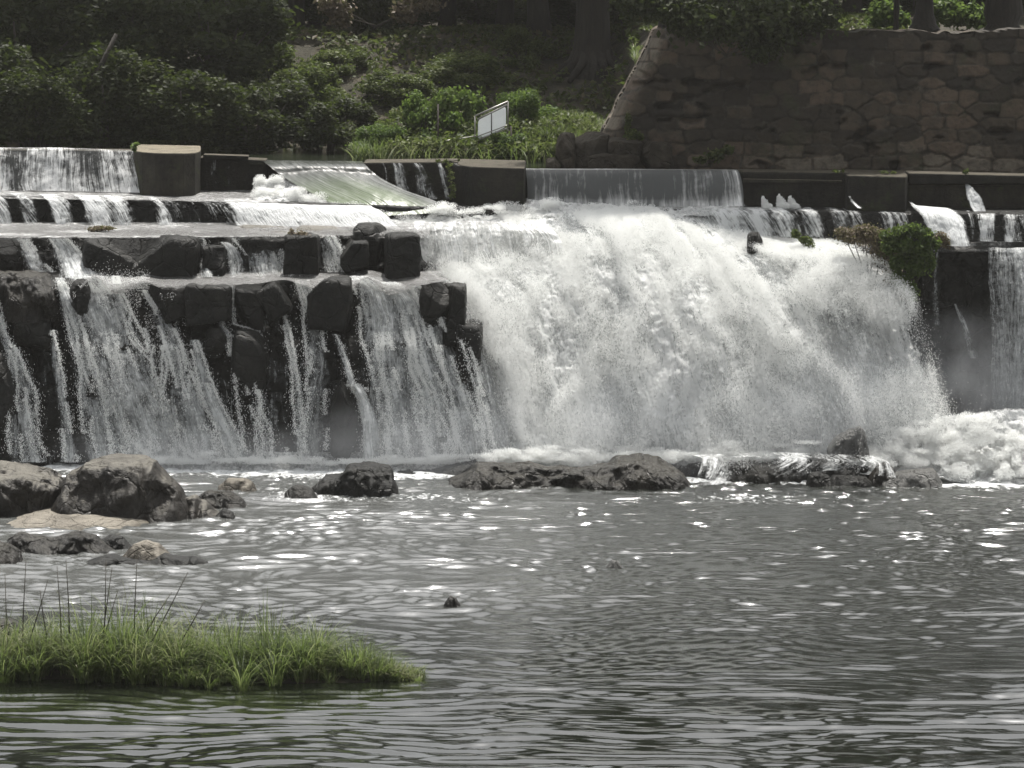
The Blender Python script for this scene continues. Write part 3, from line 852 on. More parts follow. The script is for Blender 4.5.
# F3 the chute
chute, Wc = sheet('chute_water', 'smooth green tinged water sliding down the chute between the walls',
      [row([(262, 160, 92), (310, 160.5, 91.6), (364, 161.5, 91)]),
       row([(264, 162, 88.9), (310, 162, 88.7), (363, 162.5, 88.5)]),
       row([(282, 176, 88.2), (325, 172, 88.1), (378, 176, 87.9)]),
       row([(306, 190, 87.6), (350, 184, 87.5), (402, 189, 87.4)]),
       row([(334, 205, 87.0), (385, 200, 86.9), (432, 200, 86.9)]),
       row([(352, 218, 86.6), (400, 215, 86.5), (462, 212, 86.5)])], CHUTE, 160, 90, .03, 1.2, lambda u, v, gx, gy, L: sm(.35, .8, v) * sm(0, .4, 1 - u) , seed=5)

# F4 trickles on the mossy wall
def stream(name, label, pts, w0, w1, dens=.75, mat=None, off=.1, Y=None, seed=0, layers=2, jit=.035, group='thin streams down the black rock face', nu=26, cat='stream of water', loff=.08):
    """ribbon of water down a face; pts (px,py)"""
    pts = np.array(pts, float); n = len(pts)
    rows = []
    for k, (x, y) in enumerate(pts):
        h = (w0 + (w1 - w0) * k / (n - 1)) / 2
        yy = float(face_Y(x, y)) if Y is None else (Y if np.isscalar(Y) else Y[k])
        rows.append([(x - h, y, yy - off), (x, y, yy - off - .03), (x + h, y, yy - off)])
    if Y is None:                                   # smooth the path in depth, never behind the face
        ys = np.array([r_[1][2] for r_ in rows]); ys = np.minimum.accumulate(ys)
        sm_ = np.convolve(np.pad(ys, 1, mode='edge'), [.25, .5, .25], 'valid'); ys = np.minimum(ys, sm_)
        rows = [[(a_, b_, ys[k] + (0 if j != 1 else -.03)) for j, (a_, b_, _) in enumerate(r_)] for k, r_ in enumerate(rows)]
    ln = sum(abs(pts[i + 1, 1] - pts[i, 1]) for i in range(n - 1))
    D = lambda u, v, gx, gy, L: (dens - .08 * L + .12 * vn(gy * .06 + seed, gx * .1, 0, seed)) * (1 - np.abs(2 * u - 1) ** 2.2 * .75)
    return sheet(name, label, rows, mat or STRM, nu, int(max(20, ln * .6)), jit, 5, D, cat, layers, loff, seed, group=group)[0]


for i, (x, w_, dx) in enumerate([(386, 3, 2), (401, 11, 3), (421, 17, 5), (443, 8, 4), (463, 9, 10), (396, 6, 2)]):
    Yq = float(Yd(x)) - .02
    stream('trickle', 'one of the thin trickles down the mossy wall beside the middle pier', [(x - dx, 163, ), (x, 172), (x + dx * .6, 186), (x + dx * 1.6, 199)], w_ * .8, w_ * 1.4, .62, Y=[Yq, Yq - .12, Yq - .2, Yq - .28], off=0, seed=60 + i, layers=1, group='trickles on the mossy wall', cat='trickle')
for i, (x, w_) in enumerate([(213, 9), (229, 4)]):
    Yq = float(Yd(x)) + .45
    stream('trickle', 'one of the faint trickles on the recessed wall right of the round pier', [(x, 160), (x, 172), (x + 1, 182), (x + 3, 192)], w_, w_ * 1.6, .42, Y=[Yq, Yq - .08, Yq - .12, Yq - .16], off=0, seed=70 + i, layers=1, group='trickles on the recessed wall', cat='trickle')
stream('trickle', 'short jet escaping at the left foot of the dark right pier', [(849, 196), (853, 202), (860, 208)], 3, 8, .8, Y=[84.9, 84.8, 84.6], off=0, seed=75, layers=1, group=None, cat='trickle')

# F5 long smooth weir
def d5(u, v, gx, gy, L):
    s = .56 + .34 * vn((gx - v * 3) * .06, gx * 0, 0, 34) + .18 * vn((gx - v * 5) * .25, gx * 0, 0, 35) + .35 * np.exp(-((v - .2) / .07) ** 2) + .35 * sm(.8, 1, v)
    return s * np.minimum(1, (1 - u) * 40 + .2)
sheet('waterfall', 'long smooth grey curtain over the weir right of the middle pier',
      [row([(526, 168.6, None), (640, 169, None), (735, 170, None)], 1.1),
       row([(526, 168.8, None), (640, 169.2, None), (737, 170, None)], 0),
       row([(526, 172, None), (640, 172.5, None), (740, 174, None)], -.25),
       row([(527, 186, None), (640, 187, None), (743, 188, None)], -.45),
       row([(528, 205, None), (640, 207, None), (744, 206, None)], -.6)], GLAS, 420, 44, .018, 2, d5, seed=6)

# F6 step right of the great fall
def d6(u, v, gx, gy, L):
    g = gx - 14 * v
    return .72 + .26 * vn(g * .13, g * 0, 0, 44) + .1 * vn(g * .4, gy * .05, 0, 45) - gaps(g, [(786, 7, .35), (815, 8, .4), (862, 14, .55), (905, 8, .9), (934, 3, .0)]) - .06 * sm(760, 800, gx) + .2 * np.exp(-(v / .1) ** 2)
sheet('waterfall', 'streaked curtain over the second step right of the great fall',
      [row([(686, 206, 87.0), (800, 206, 86.3), (905, 210, 85.6)]),
       row([(688, 208.5, 85.9), (800, 209.5, 85.3), (907, 212.5, 84.9)]),
       row([(696, 214, 85.5), (808, 214, 85.0), (912, 216, 84.6)]),
       row([(712, 236, 85.2), (822, 237, 84.8), (920, 242, 84.3)])], STRM, 420, 34, .03, 3, d6, seed=7)
def d7(u, v, gx, gy, L): return (.85 + .15 * vn(u * 9, v, 0, 54)) * edge(u, .12) + .1
sheet('waterfall', 'rounded bulge of white water pouring beside the bush',
      [row([(909, 200, 85.6), (914, 205, 85.4), (950, 208, 85.2)]),
       row([(911, 205, 85.0), (925, 208, 84.9), (958, 211, 84.7)]),
       row([(918, 214, 84.3), (940, 213, 84.1), (966, 220, 84.1)]),
       row([(924, 228, 84.0), (948, 230, 83.8), (969, 234, 83.8)]),
       row([(930, 244, 83.8), (952, 246, 83.6), (972, 246, 83.6)])], STRM, 90, 46, .04, 3, d7, seed=8, layers=2, loff=.05)
sheet('water_jet', 'slanting white jet spurting from the olive stained wall',
      [row([(965, 183, 85.5), (967, 182, 85.5)]), row([(966, 196, 85.2), (974, 188, 85.2)]), row([(969, 206, 85.0), (982, 197, 85.0)]), row([(973, 213, 84.8), (987, 212, 84.8)])],
      STRM, 30, 40, .03, 4, lambda u, v, gx, gy, L: .85 * edge(u, .2) + .1, 'jet of water', seed=9, layers=2, loff=.05)
def d8(u, v, gx, gy, L):
    return .60 + .3 * vn(gx * .11, gx * 0, 0, 64) + .2 * np.exp(-(v / .1) ** 2) - gaps(gx, [(999, 5, .35), (978, 4, .3)])
sheet('waterfall', 'streaked curtain over the second step at the right edge',
      [row([(966, 209, 85.4), (1060, 210, 84.9), (1140, 211, 84.5)]),
       row([(967, 212.5, 84.7), (1060, 213.5, 84.2), (1140, 214, 83.8)]),
       row([(969, 218, 84.3), (1062, 219, 83.8), (1142, 220, 83.4)]),
       row([(972, 241, 84.0), (1066, 243, 83.5), (1146, 245, 83.1)])], STRM, 260, 34, .03, 3, d8, seed=10)
sheet('tread_foam', 'shallow water running over the ledge above the right cliff',
      [row([(925, 243, 84.4), (1020, 241, 84.1), (1140, 242, 83.5)]),
       row([(925, 247, 84.25), (1020, 246, 84.15), (1140, 247, 83.9)]),
       row([(922, 251, 84.15), (1020, 252, 84.1), (1140, 254, 83.7)])], TREAD, 220, 24, .02, 4, lambda u, v, gx, gy, L: .62 + .25 * vn(gx * .05, gy * .4, 0, 71), 'foam', seed=11)
def d9(u, v, gx, gy, L): return .78 + .22 * vn(gx * .1, v * 2, 0, 74) - .25 * (1 - sm(990, 1004, gx - 2)) - .15 * L
sheet('waterfall', 'white veil falling over the cliff at the right edge',
      [row([(988, 248, 84.4), (1040, 249, 84.2), (1150, 250, 83.9)]),
       row([(989, 253, 83.9), (1040, 253, 83.8), (1150, 254, 83.5)]),
       row([(990, 300, 83.5), (1040, 300, 83.4), (1150, 300, 83.1)]),
       row([(992, 370, 83.3), (1038, 370, 83.2), (1150, 370, 82.9)]),
       row([(990, 460, 83.0), (1036, 460, 82.9), (1150, 460, 82.6)])], STRM, 200, 150, .06, 3, d9, seed=12, layers=2)
stream('trickle', 'thin split stream down the dark cliff right of the bush', [(937, 252), (936, 275), (935, 300), (937, 325)], 4, 8, .5, Y=84.05, off=0, seed=81, group=None, cat='trickle')
stream('trickle', 'short white jet halfway down the cliff at the right', [(955, 304), (962, 322), (969, 340), (974, 358)], 3, 12, .62, Y=84.0, off=0, seed=82, group=None, cat='trickle')

# F12 the ledge sheet above the great fall
def d12(u, v, gx, gy, L): return .66 + .22 * vn(u * 16 + v * 2, v * 4, 0, 84) + .25 * sm(.7, 1, u) + .2 * sm(.75, 1, v)
sheet('waterfall', 'rounded speckled sheet over the ledge at the head of the great fall',
      [row([(414, 221, 87.0), (470, 220, 86.9), (545, 221, 86.4)]),
       row([(414, 226, 85.3), (470, 224, 85.2), (552, 229, 84.9)]),
       row([(417, 236, 84.9), (472, 233, 84.8), (560, 240, 84.6)]),
       row([(420, 252, 84.75), (478, 250, 84.65), (564, 256, 84.5)]),
       row([(425, 276, 84.7), (482, 272, 84.5), (570, 276, 84.5)])], CURT, 200, 80, .05, 3, d12, seed=13)

# ------------------------------------------------------------------ the great fall
GR = [  # rows top -> bottom, 8 columns
    [(380, 216, 87.2), (450, 212, 87.2), (520, 206, 87.2), (590, 205, 87.0), (650, 206, 86.6), (690, 212, 86.2), (760, 236, 85.6), (838, 242, 85.2)],
    [(400, 236, 85.9), (455, 240, 85.8), (530, 226, 85.9), (600, 218, 85.7), (665, 220, 85.4), (712, 234, 85.2), (785, 248, 84.7), (858, 247, 84.5)],
    [(424, 268, 84.9), (476, 264, 84.8), (545, 254, 84.8), (615, 244, 84.6), (685, 250, 84.3), (740, 262, 84.1), (812, 262, 83.8), (880, 261, 83.8)],
    [(446, 300, 84.1), (498, 298, 84.0), (560, 292, 83.9), (628, 288, 83.6), (700, 290, 83.4), (760, 296, 83.3), (832, 292, 83.2), (904, 290, 83.2)],
    [(466, 350, 83.4), (512, 348, 83.2), (572, 345, 83.1), (642, 342, 82.9), (715, 342, 82.7), (782, 346, 82.7), (850, 340, 82.7), (922, 340, 82.8)],
    [(494, 410, 82.8), (528, 408, 82.6), (584, 405, 82.5), (655, 402, 82.3), (728, 402, 82.2), (800, 404, 82.2), (866, 398, 82.2), (938, 396, 82.4)],
    [(508, 464, 82.3), (540, 463, 82.1), (594, 463, 82.0), (666, 463, 81.8), (742, 464, 81.7), (816, 464, 81.7), (884, 464, 81.7), (962, 462, 81.8)],
]
def dG(u, v, gx, gy, L):
    e = np.minimum(sm(0, .05, u + .012 * vn(v * 30, 0 * v, 0, 2)), sm(0, .03, 1 - u))
    n = .2 * vn(u * 14, v * 5, 0, 94 + L) + .14 * vn(u * 40, v * 9, 0, 98 + L)
    base = 1.25 - .52 * (L > 0) - .42 * sm(.72, .97, u) * sm(.18, .3, v) * (1 - .6 * sm(.6, .9, v))
    # darker flow line in the upper right bend
    base = base - .22 * np.exp(-((u - (.80 + .03 * v)) / .035) ** 2) * sm(.12, .2, v) * (1 - sm(.6, .9, v))
    return (base + n) * e
GREAT, WG = sheet('great_waterfall', 'huge white churning fall filling the middle and right of the picture', GR, FOAM, 470, 330, .13, 2.2, dG, 'waterfall', 3, .15, 14, flow=True)
WGD = sheet.last
boulder('mound_rock', 'brown rock mound under the withered twigs beside the great fall', 846, 918, 236, 302, 84.9, 1.2, BROWN, 95, 3, .1)
boulder('drowned_rock', 'small black rock poking out of the white water high on the great fall', 747, 763, 232, 256, 84.3, .6, WET, 93, 3, .1)

# ------------------------------------------------------------------ streams on the left face
S = [
    ('pair of white ribbons falling beside the dark boulder at the upper left', [(22, 238), (30, 252), (36, 266), (40, 272)], 16, 24, .72, None),
    ('broad white ribbon dropping from the third step into the left spray', [(58, 238), (68, 250), (74, 262), (80, 278)], 24, 40, .85, None),
    ('foaming stream at the left edge below the brown topped boulder', [(-4, 300), (2, 330), (12, 352), (22, 380), (26, 415), (34, 462)], 8, 26, .68, None),
    ('narrow stream left of the broad left spray', [(52, 330), (56, 360), (62, 395), (66, 430), (70, 462)], 5, 18, .68, None),
    ('long steep stream right of the brown topped boulder', [(60, 278), (68, 300), (78, 330), (88, 370), (98, 415), (108, 462)], 10, 44, .72, None),
    ('broadest spraying stream of the left face', [(92, 276), (100, 300), (112, 335), (124, 380), (140, 425), (156, 464)], 48, 84, .70, None),
    ('slanting stream along the right side of the broadest spray', [(146, 290), (158, 308), (168, 335), (178, 365), (192, 410), (208, 464)], 10, 34, .66, None),
    ('white stream bouncing outward low on the left face', [(194, 340), (202, 372), (212, 400), (226, 430), (240, 464)], 9, 28, .82, None),
    ('thin double thread over the fourth step block', [(211, 284), (218, 296), (220, 312), (221, 326), (229, 336), (231, 356)], 4, 6, .62, None),
    ('single thin thread left of the tilted stone', [(234, 286), (235, 305), (236, 324), (258, 330), (262, 352), (264, 372)], 3, 6, .58, None),
    ('pale split stream starting under the tilted stone', [(281, 308), (288, 330), (294, 360), (298, 400), (301, 440), (302, 464)], 4, 16, .62, None),
    ('stream right of the tilted stone with lively spray', [(302, 280), (310, 305), (314, 335), (318, 370), (314, 410), (312, 464)], 12, 26, .60, None),
    ('thin stream arching on to the tall lower boulder', [(333, 334), (342, 350), (348, 368), (352, 384), (352, 386)], 8, 10, .6, None),
    ('bright ribbon beside the tall lower boulder', [(355, 384), (364, 400), (370, 425), (370, 464)], 12, 20, .85, None),
    ('wide white ribbon left of the great fall', [(358, 276), (374, 290), (382, 320), (386, 360), (392, 410), (396, 464)], 34, 54, .74, None),
    ('second wide ribbon left of the great fall', [(388, 282), (404, 300), (414, 335), (422, 375), (430, 420), (438, 464)], 24, 56, .76, None),
    ('ribbon spreading into mist left of the great fall', [(414, 286), (430, 310), (440, 340), (452, 380), (464, 425), (470, 464)], 18, 52, .72, None),
    ('outermost ribbon hugging the left edge of the great fall', [(448, 284), (462, 306), (472, 340), (484, 385), (496, 430), (502, 464)], 14, 44, .70, None),
    ('broad thin veil over the third step', [(255, 236), (262, 248), (267, 262), (270, 276)], 42, 48, .58, None),
    ('narrow fall left of the small square block', [(200, 238), (204, 252), (206, 264), (208, 277)], 10, 12, .62, None),
    ('lively fall right of the small square block', [(224, 242), (232, 250), (236, 264), (238, 277)], 14, 18, .66, None),
    ('short veil between the square block and the pale topped block', [(326, 236), (332, 248), (334, 260), (336, 272)], 26, 28, .66, None),
    ('very thin thread beside the narrow stream at the left', [(12, 345), (14, 380), (14, 420), (16, 462)], 8, 16, .52, None),
    ('faint sheet of drops over the dark face in the middle', [(245, 335), (250, 370), (256, 410), (262, 462)], 24, 50, .40, None),
    ('faint sheet of drops left of the bouncing stream', [(168, 345), (172, 380), (178, 420), (186, 462)], 30, 50, .46, None),
]
for i, (lb, pts, a, b, dn, _) in enumerate(S):
    stream('stream', lb, pts, a * 1.05, b * 1.08, dn + .03, seed=200 + i * 3, off=.16, layers=2, nu=int(max(14, b * .9)), group=None)
sheet('thin_veil', 'thin broken veil of water over the whole black rock face at the left',
      [[(x, y, float(face_Y(x, y)) - .12) for x in np.linspace(-60, 478 + (y - 286) * .13, 12)] for y in (286, 305, 330, 360, 395, 430, 466)],
      STRM, 420, 150, .03, 4, lambda u, v, gx, gy, L: .25 + .15 * vn(gx * .045, gy * .012, 0, 97) + .10 * v + .1 * sm(340, 420, gx), 'veil of water', seed=19)
# water lying on the fourth step
XT = np.linspace(80, 448, 24); NT1 = vn(XT * .06, XT * 0, 0, 17) + .5 * vn(XT * .2, XT * 0, 0, 18)
sheet('tread_foam', 'water washing over the fourth step among the black blocks',
      [[(x, 272 + 2 * a, 84.1) for x, a in zip(XT, NT1)], [(x, 279 + 2 * a, 83.4) for x, a in zip(XT, NT1)],
       [(x, 283 + 4 * a, 82.75) for x, a in zip(XT, NT1)], [(x, 287 + 9 * a, 82.55) for x, a in zip(XT, NT1)]],
      TREAD, 360, 26, .03, 4, lambda u, v, gx, gy, L: .66 + .3 * vn(gx * .05, gy * .2, 0, 91) - .6 * v ** 3 - .8 * sm(.93, 1, u), 'foam', seed=15)
# wash over the low ledge rock
sheet('waterfall', 'little cascades over the low ledge right of the long rock',
      [row([(690, 455, 80.6), (780, 452, 80.6), (880, 456, 80.3)]), row([(700, 457, 79.6), (790, 456, 79.5), (884, 460, 79.4)]),
       row([(702, 462, 79.2), (796, 461, 79.1), (890, 464, 79.0)]), row([(694, 486, 78.3), (720, 484, 78.4), (745, 474, 78.7), (790, 478, 78.7), (830, 470, 79.0), (896, 478, 78.6)])],
      STRM, 240, 40, .04, 4, lambda u, v, gx, gy, L: .52 + .3 * vn(gx * .07, v * 2, 0, 92) - .45 * (v > .4) * gaps(gx, [(752, 22, 1), (815, 10, .4)]), seed=16)

# ------------------------------------------------------------------ froth (billows) and spray
def froth(name, label, pts, mat=FROTH, seed=0, n=150, dens=.95):
    """billowing foam: closed lumpy mounds; pts (px,py,Y,rx,ry,rz)"""
    Vs = []; Fs = []; off = 0; U = []
    for k, (px, py, Y, rx, ry, rz) in enumerate(pts):
        V, Fc = ICO4 if rx > .45 else ICO3
        d = V.copy(); s = 9.0
        q = d * np.array([rx, ry, rz]) + P(px, py, Y)
        nn = fbm(q[:, 0] * s + k, q[:, 1] * s, q[:, 2] * s, 5, seed + k, .72)
        q = P(px, py, Y) + d * np.array([rx, ry, rz]) * (1 + .9 * nn)[:, None]
        Vs.append(q); Fs.append(Fc + off); off += len(V); U.append(np.stack([q[:, 0] * .5, q[:, 2]], -1))
    V = np.vstack(Vs); org = np.array([V[:, 0].mean(), V[:, 1].mean(), V[:, 2].min()])
    me = mesh_np(name, V - org, np.vstack(Fs), True, {'dens': np.full(len(V), dens)}, np.vstack(U))
    o = link(name, me, mat); o.location = org
    return tag(o, label, 'foam', None, 'stuff')


def foamsheet(label, rows, nu, nv, disp=.13, seed=0, dens=1.0):
    return sheet('churned_foam', label, rows, FROTH, nu, nv, disp, 5.0, lambda u, v, gx, gy, L: (dens + .12 * vn(gx * .1, gy * .2, 0, seed + L)) * np.minimum(1, .35 + 14 * np.minimum(np.minimum(u, 1 - u), np.minimum(v, 1 - v))), 'foam', 2, .1, seed)


foamsheet('churning foam line along the foot of the green chute', [row([(256, 178, 88.3), (292, 180, 88.2), (330, 200, 87.5), (395, 216, 87.0), (470, 208, 87.2), (526, 204, 87.2)]),
          row([(254, 192, 88.0), (290, 190, 87.9), (330, 208, 87.1), (395, 222, 86.6), (470, 216, 86.6), (532, 212, 86.6)]),
          row([(252, 202, 87.3), (288, 204, 87.1), (334, 218, 86.6), (400, 232, 86.1), (474, 228, 86.1), (545, 224, 86.2)])], 300, 46, .11, 501)
foamsheet('churned white water welling up below the smooth grey curtain', [row([(526, 198, 87.0), (620, 199, 86.8), (745, 201, 86.3)]), row([(524, 206, 86.6), (620, 207, 86.4), (748, 207, 85.9)]), row([(520, 218, 86.2), (630, 216, 86.1), (748, 216, 85.6)])], 260, 36, .09, 511)
foamsheet('bright billowing foam at the foot of the great fall and the right cliff', [row([(838, 436, 0), (905, 418, 0), (960, 414, 0), (1010, 408, 0), (1150, 412, 0)], 82.2),
          row([(840, 450, 0), (908, 438, 0), (960, 438, 0), (1012, 434, 0), (1150, 438, 0)], 82.0),
          row([(850, 460, 0), (912, 460, 0), (960, 460, 0), (1016, 460, 0), (1150, 460, 0)], 81.7), row([(854, 468, 0), (914, 468, 0), (960, 472, 0), (1018, 473, 0), (1150, 473, 0)], 81.3),
          row([(858, 474, 0), (916, 474, 0), (965, 482, 0), (1020, 483, 0), (1150, 484, 0)], 80.9)], 330, 110, .17, 521, 1.05)
foamsheet('low foam rim at the foot of the black rock face', [row([(150, 450, 0), (330, 452, 0), (500, 450, 0)], 82.1), row([(150, 462, 0), (330, 462, 0), (500, 461, 0)], 81.95), row([(150, 473, 0), (330, 474, 0), (500, 473, 0)], 81.6)], 330, 34, .05, 541, .7)
foamsheet('foam rim at the foot of the great fall behind the long rock', [row([(486, 440, 82.2), (600, 446, 81.8), (700, 446, 81.6), (850, 448, 81.9)]), row([(484, 456, 82.0), (600, 456, 82.0), (700, 455, 82.0), (850, 456, 81.9)]), row([(480, 473, 81.6), (600, 474, 81.5), (700, 473, 81.5), (856, 474, 81.4)])], 420, 44, .10, 531)

TET = np.array([[1, 1, 1], [1, -1, -1], [-1, 1, -1], [-1, -1, 1]], float) * .75
TFC = np.array([[0, 1, 2], [0, 3, 1], [0, 2, 3], [1, 3, 2]])
rg = np.random.default_rng(5)


def cloud(name, label, C, r_, stretch=1.2, cat='spray'):
    """a dense cloud of small flying drops, each a tiny solid with its own orientation"""
    n = len(C); q = rg.normal(size=(n, 4)); q /= np.linalg.norm(q, axis=1)[:, None]
    a, b, c, d = q.T
    M = np.stack([1 - 2 * (c * c + d * d), 2 * (b * c - a * d), 2 * (b * d + a * c), 2 * (b * c + a * d), 1 - 2 * (b * b + d * d), 2 * (c * d - a * b), 2 * (b * d - a * c), 2 * (c * d + a * b), 1 - 2 * (b * b + c * c)], -1).reshape(n, 3, 3)
    V = np.einsum('nij,kj->nki', M, TET) * r_[:, None, None]
    V[..., 2] *= stretch
    V = (V + C[:, None, :]).reshape(-1, 3)
    Fc = (TFC[None] + (np.arange(n) * 4)[:, None, None]).reshape(-1, 3)
    return tag(link(name, mesh_np(name, V, Fc, False), DROP), label, cat, None, 'stuff')


def radii(n, lo=.005, hi=.013, p=2.0): return lo + (hi - lo) * rg.random(n) ** p


def on_grid(G, u, v):
    nv, nu = G.shape[:2]; x = np.clip(u, 0, .9999) * (nu - 1); y = np.clip(v, 0, .9999) * (nv - 1); i = y.astype(int); j = x.astype(int); fy = (y - i)[:, None]; fx = (x - j)[:, None]
    return (G[i, j] * (1 - fx) + G[i, j + 1] * fx) * (1 - fy) + (G[i + 1, j] * (1 - fx) + G[i + 1, j + 1] * fx) * fy


# the body of flying water in front of the great fall
n = 1350000
u = rg.random(n); v = rg.random(n)
bl = fbm(u * 16 + .8 * vn(u * 9, v * 7, 0, 3), v * 6, 0, 4, 911, .6)
keep = rg.random(n) < np.clip(.5 + 1.9 * bl, .05, 1)
u, v, bl = u[keep], v[keep], bl[keep]; n = len(u)
C = on_grid(WGD, u, v)
th = .05 + .10 * v + .16 * np.clip(bl + .15, 0, 1)
C[:, 1] -= rg.exponential(1, n) * th; C[:, 2] += rg.normal(0, 1, n) * (.02 + .05 * v) + .35 * th * rg.random(n)
C[:, 0] += rg.normal(0, 1, n) * (.02 + .05 * v) + np.where(u > .97, rg.exponential(.07, n) * v, 0)
C[:, 2] = np.maximum(C[:, 2], .02)
cloud('spray', 'white flying water boiling off the whole great fall', C, radii(n, .003, .008), 1.5)

# blobs of foam made of drops
def puff(lst, per, core=.5):
    A = []
    for (px, py, Y, rx, ry, rz) in lst:
        k = int(per * rx * rz / .04) + 20; d = rg.normal(size=(k, 3)); d /= np.linalg.norm(d, axis=1)[:, None]
        q = d * (rg.random(k) ** core)[:, None] * np.array([rx, ry, rz]); A.append(P(px, py, Y) + q)
    return np.vstack(A)


L1 = []
for i in range(90):
    tt = rg.random(); px = 256 + 270 * tt; py = np.interp(px, [256, 290, 330, 400, 470, 526], [190, 192, 208, 220, 213, 208]) + rg.normal(0, 3.2)
    L1.append((px, py, np.interp(px, [256, 330, 400, 526], [87.9, 87.2, 86.7, 86.7]) - .2 * rg.random(), .12 + .22 * rg.random() ** 2, .15, .05 + .12 * rg.random() ** 2))
for i in range(16): L1.append((257 + rg.random() * 26, 179 + rg.random() * 14, 88.1, .14, .15, .12))
for i in range(60):
    px = 430 + 300 * rg.random(); L1.append((px, 208 + rg.normal(0, 3), 86.6 - .3 * rg.random(), .12 + .2 * rg.random() ** 2, .15, .05 + .10 * rg.random() ** 2))
C = puff(L1, 1500)
cloud('spray', 'drops tumbling along the foot of the chute and the smooth curtain', C, radii(len(C), .0035, .0085), 1.1)
L2 = []
for i in range(380):
    px = 846 + 330 * rg.random(); e = float(sm(850, 940, px)); hgt = rg.random() ** 1.4
    L2.append((px, (474 if px > 945 else 464) - hgt * (16 + 42 * e * (.7 + .5 * float(vn(px * .03, 0, 0, 7)))), 81.5 - .7 * (1 - hgt) * rg.random(), .10 + .24 * rg.random() ** 2, .22, .05 + .16 * rg.random() ** 2))
for i in range(120):
    px = 484 + 380 * rg.random(); L2.append((px, 460 - abs(rg.normal(0, 5)), 81.6 - .5 * rg.random(), .15 + .25 * rg.random() ** 2, .2, .04 + .09 * rg.random() ** 2))
for i in range(70):
    px = 150 + 350 * rg.random(); L2.append((px, 463 - abs(rg.normal(0, 3)), 81.7, .15 + .2 * rg.random(), .15, .03 + .04 * rg.random()))
C = puff(L2, 1500); C[:, 2] = np.maximum(C[:, 2], .01)
cloud('spray', 'bright churned drops heaped along the foot of the falls', C, radii(len(C), .0035, .010), 1.1)
for k, (px, rr) in enumerate([(765, .14), (781, .19), (792, .15)]):
    C = puff([(px, 205, 85.9, rr * .6, rr * .5, rr), (px + 3, 207, 85.8, rr * .8, rr * .5, rr * .6), (px - 2, 200, 85.9, rr * .3, rr * .3, rr * .7)], 2600)
    o = cloud('water_spout', 'small white spout at the foot of the dry dark wall', C, radii(len(C), .005, .012), 1.4, 'spout')
    o['group'] = 'spouts at the foot of the dry wall'; del o['kind']

# filaments of the streams on the black face
Cs = []; Rs = []
for i, (lb, pts, a, b, dn, _) in enumerate(S):
    pts = np.array(pts, float); ln = abs(pts[-1, 1] - pts[0, 1]); L = len(pts) - 1
    nf = int(max(2, (a + b) / 2 / 5.5))
    for f in range(nf):
        k = int(ln * (10 + 8 * dn)); tt = np.sort(rg.random(k)) * L; ii = np.minimum(tt.astype(int), L - 1); fr_ = tt - ii
        x = pts[ii, 0] * (1 - fr_) + pts[ii + 1, 0] * fr_; y = pts[ii, 1] * (1 - fr_) + pts[ii + 1, 1] * fr_
        wd = (a + (b - a) * tt / L) * 1.05; o_ = (rg.random() - .5) * .95 + .12 * vn(y * .03 + 9 * f, y * 0 + i, 0, 41)
        x = x + o_ * wd + .9 * vn(y * .09, y * 0 + f + 10 * i, 0, 43) + rg.normal(0, .75, k) * (1 + 2.2 * (rg.random(k) < .25)) * (1 + 1.2 * tt / L)
        bri = vn(y * .05, y * 0 + f * 3 + i * 7, 0, 47) > -.35
        x, y = x[bri], y[bri]
        Yq = np.minimum(face_base(x, y) - .30, face_Y(x, y) - .12) - .08 * rg.random(len(x))
        Cs.append(P(x, y, Yq)); Rs.append(.003 + .004 * rg.random(len(x)))
k = 3600
pp = rg.integers(0, len(S), k)
C = np.vstack(Cs); Rr = np.concatenate(Rs)
cloud('spray', 'lacy threads of drops on the streams of the black rock face', C, Rr, 2.6)
k = 2600
x = 90 + 60 * rg.random(k); y = 289 - np.abs(rg.normal(0, 9, k)) * (.6 + .6 * rg.random(k)); C = P(x, y, 83.2 - rg.random(k) * .5)
k = 9000
x = 70 + 110 * rg.random(k); y = 285 + 130 * rg.random(k) ** 1.3; x = x + (y - 285) * .22; kp = fbm(x * .06, y * .05, 0, 3, 5) > .05
x, y = x[kp], y[kp]; C = np.vstack([C, P(x, y, face_Y(x, y) - .35 - .3 * rg.random(len(x)))])
cloud('spray', 'bright spray bursting over the left part of the black rock face', C, radii(len(C), .003, .007), 1.6)
# loose drops above the foam and off the right shoulder
k = 2600
x = 860 + 180 * rg.random(k); y = 440 - np.abs(rg.normal(0, 18, k)); Ck = P(x, y, 81.4 - rg.random(k) * .6)
k = 1300
v = rg.random(k) ** .6; e = on_grid(WGD, np.full(k, .985), v); e[:, 0] += rg.exponential(.10, k) * (.3 + v); e[:, 2] += rg.normal(0, .08, k); Ck = np.vstack([Ck, e])
cloud('spray', 'loose drops flying off the right shoulder and the foot of the great fall', Ck, radii(len(Ck), .003, .008), 1.3)

# mist: soft bodies of fine spray
def mat_mist(name, dens):
    t = NT(name)
    oc = t.n('TexCoord').outputs['Object']
    r_ = t.n('VectorMath', operation='LENGTH', ins={0: oc}).outputs['Value']
    f = t.math('POWER', t.math('SUBTRACT', 1.0, r_, True), 1.3)
    nz = t.mr(t.noise(geo_pos(t), .9, 4, .55), .25, .75)
    return t.end(None, t.n('VolumePrincipled', ins={'Color': (.90, .95, 1.0, 1), 'Density': t.math('MULTIPLY', t.math('MULTIPLY', f, nz), dens), 'Anisotropy': .3}).outputs[0])
MIST = mat_mist('mist_air', 1.1); MIST2 = mat_mist('thin_mist_air', .8)
def mist(label, lst, mat):
    V0, F0 = ico(3); Vs = []; Fs = []
    for i, (px, py, Y, rx, ry, rz) in enumerate(lst):
        o = link('mist', mesh_np('mist', V0, F0, True), mat); o.location = P(px, py, Y); o.scale = (rx, ry, rz)
        tag(o, label, 'mist', label, 'stuff')
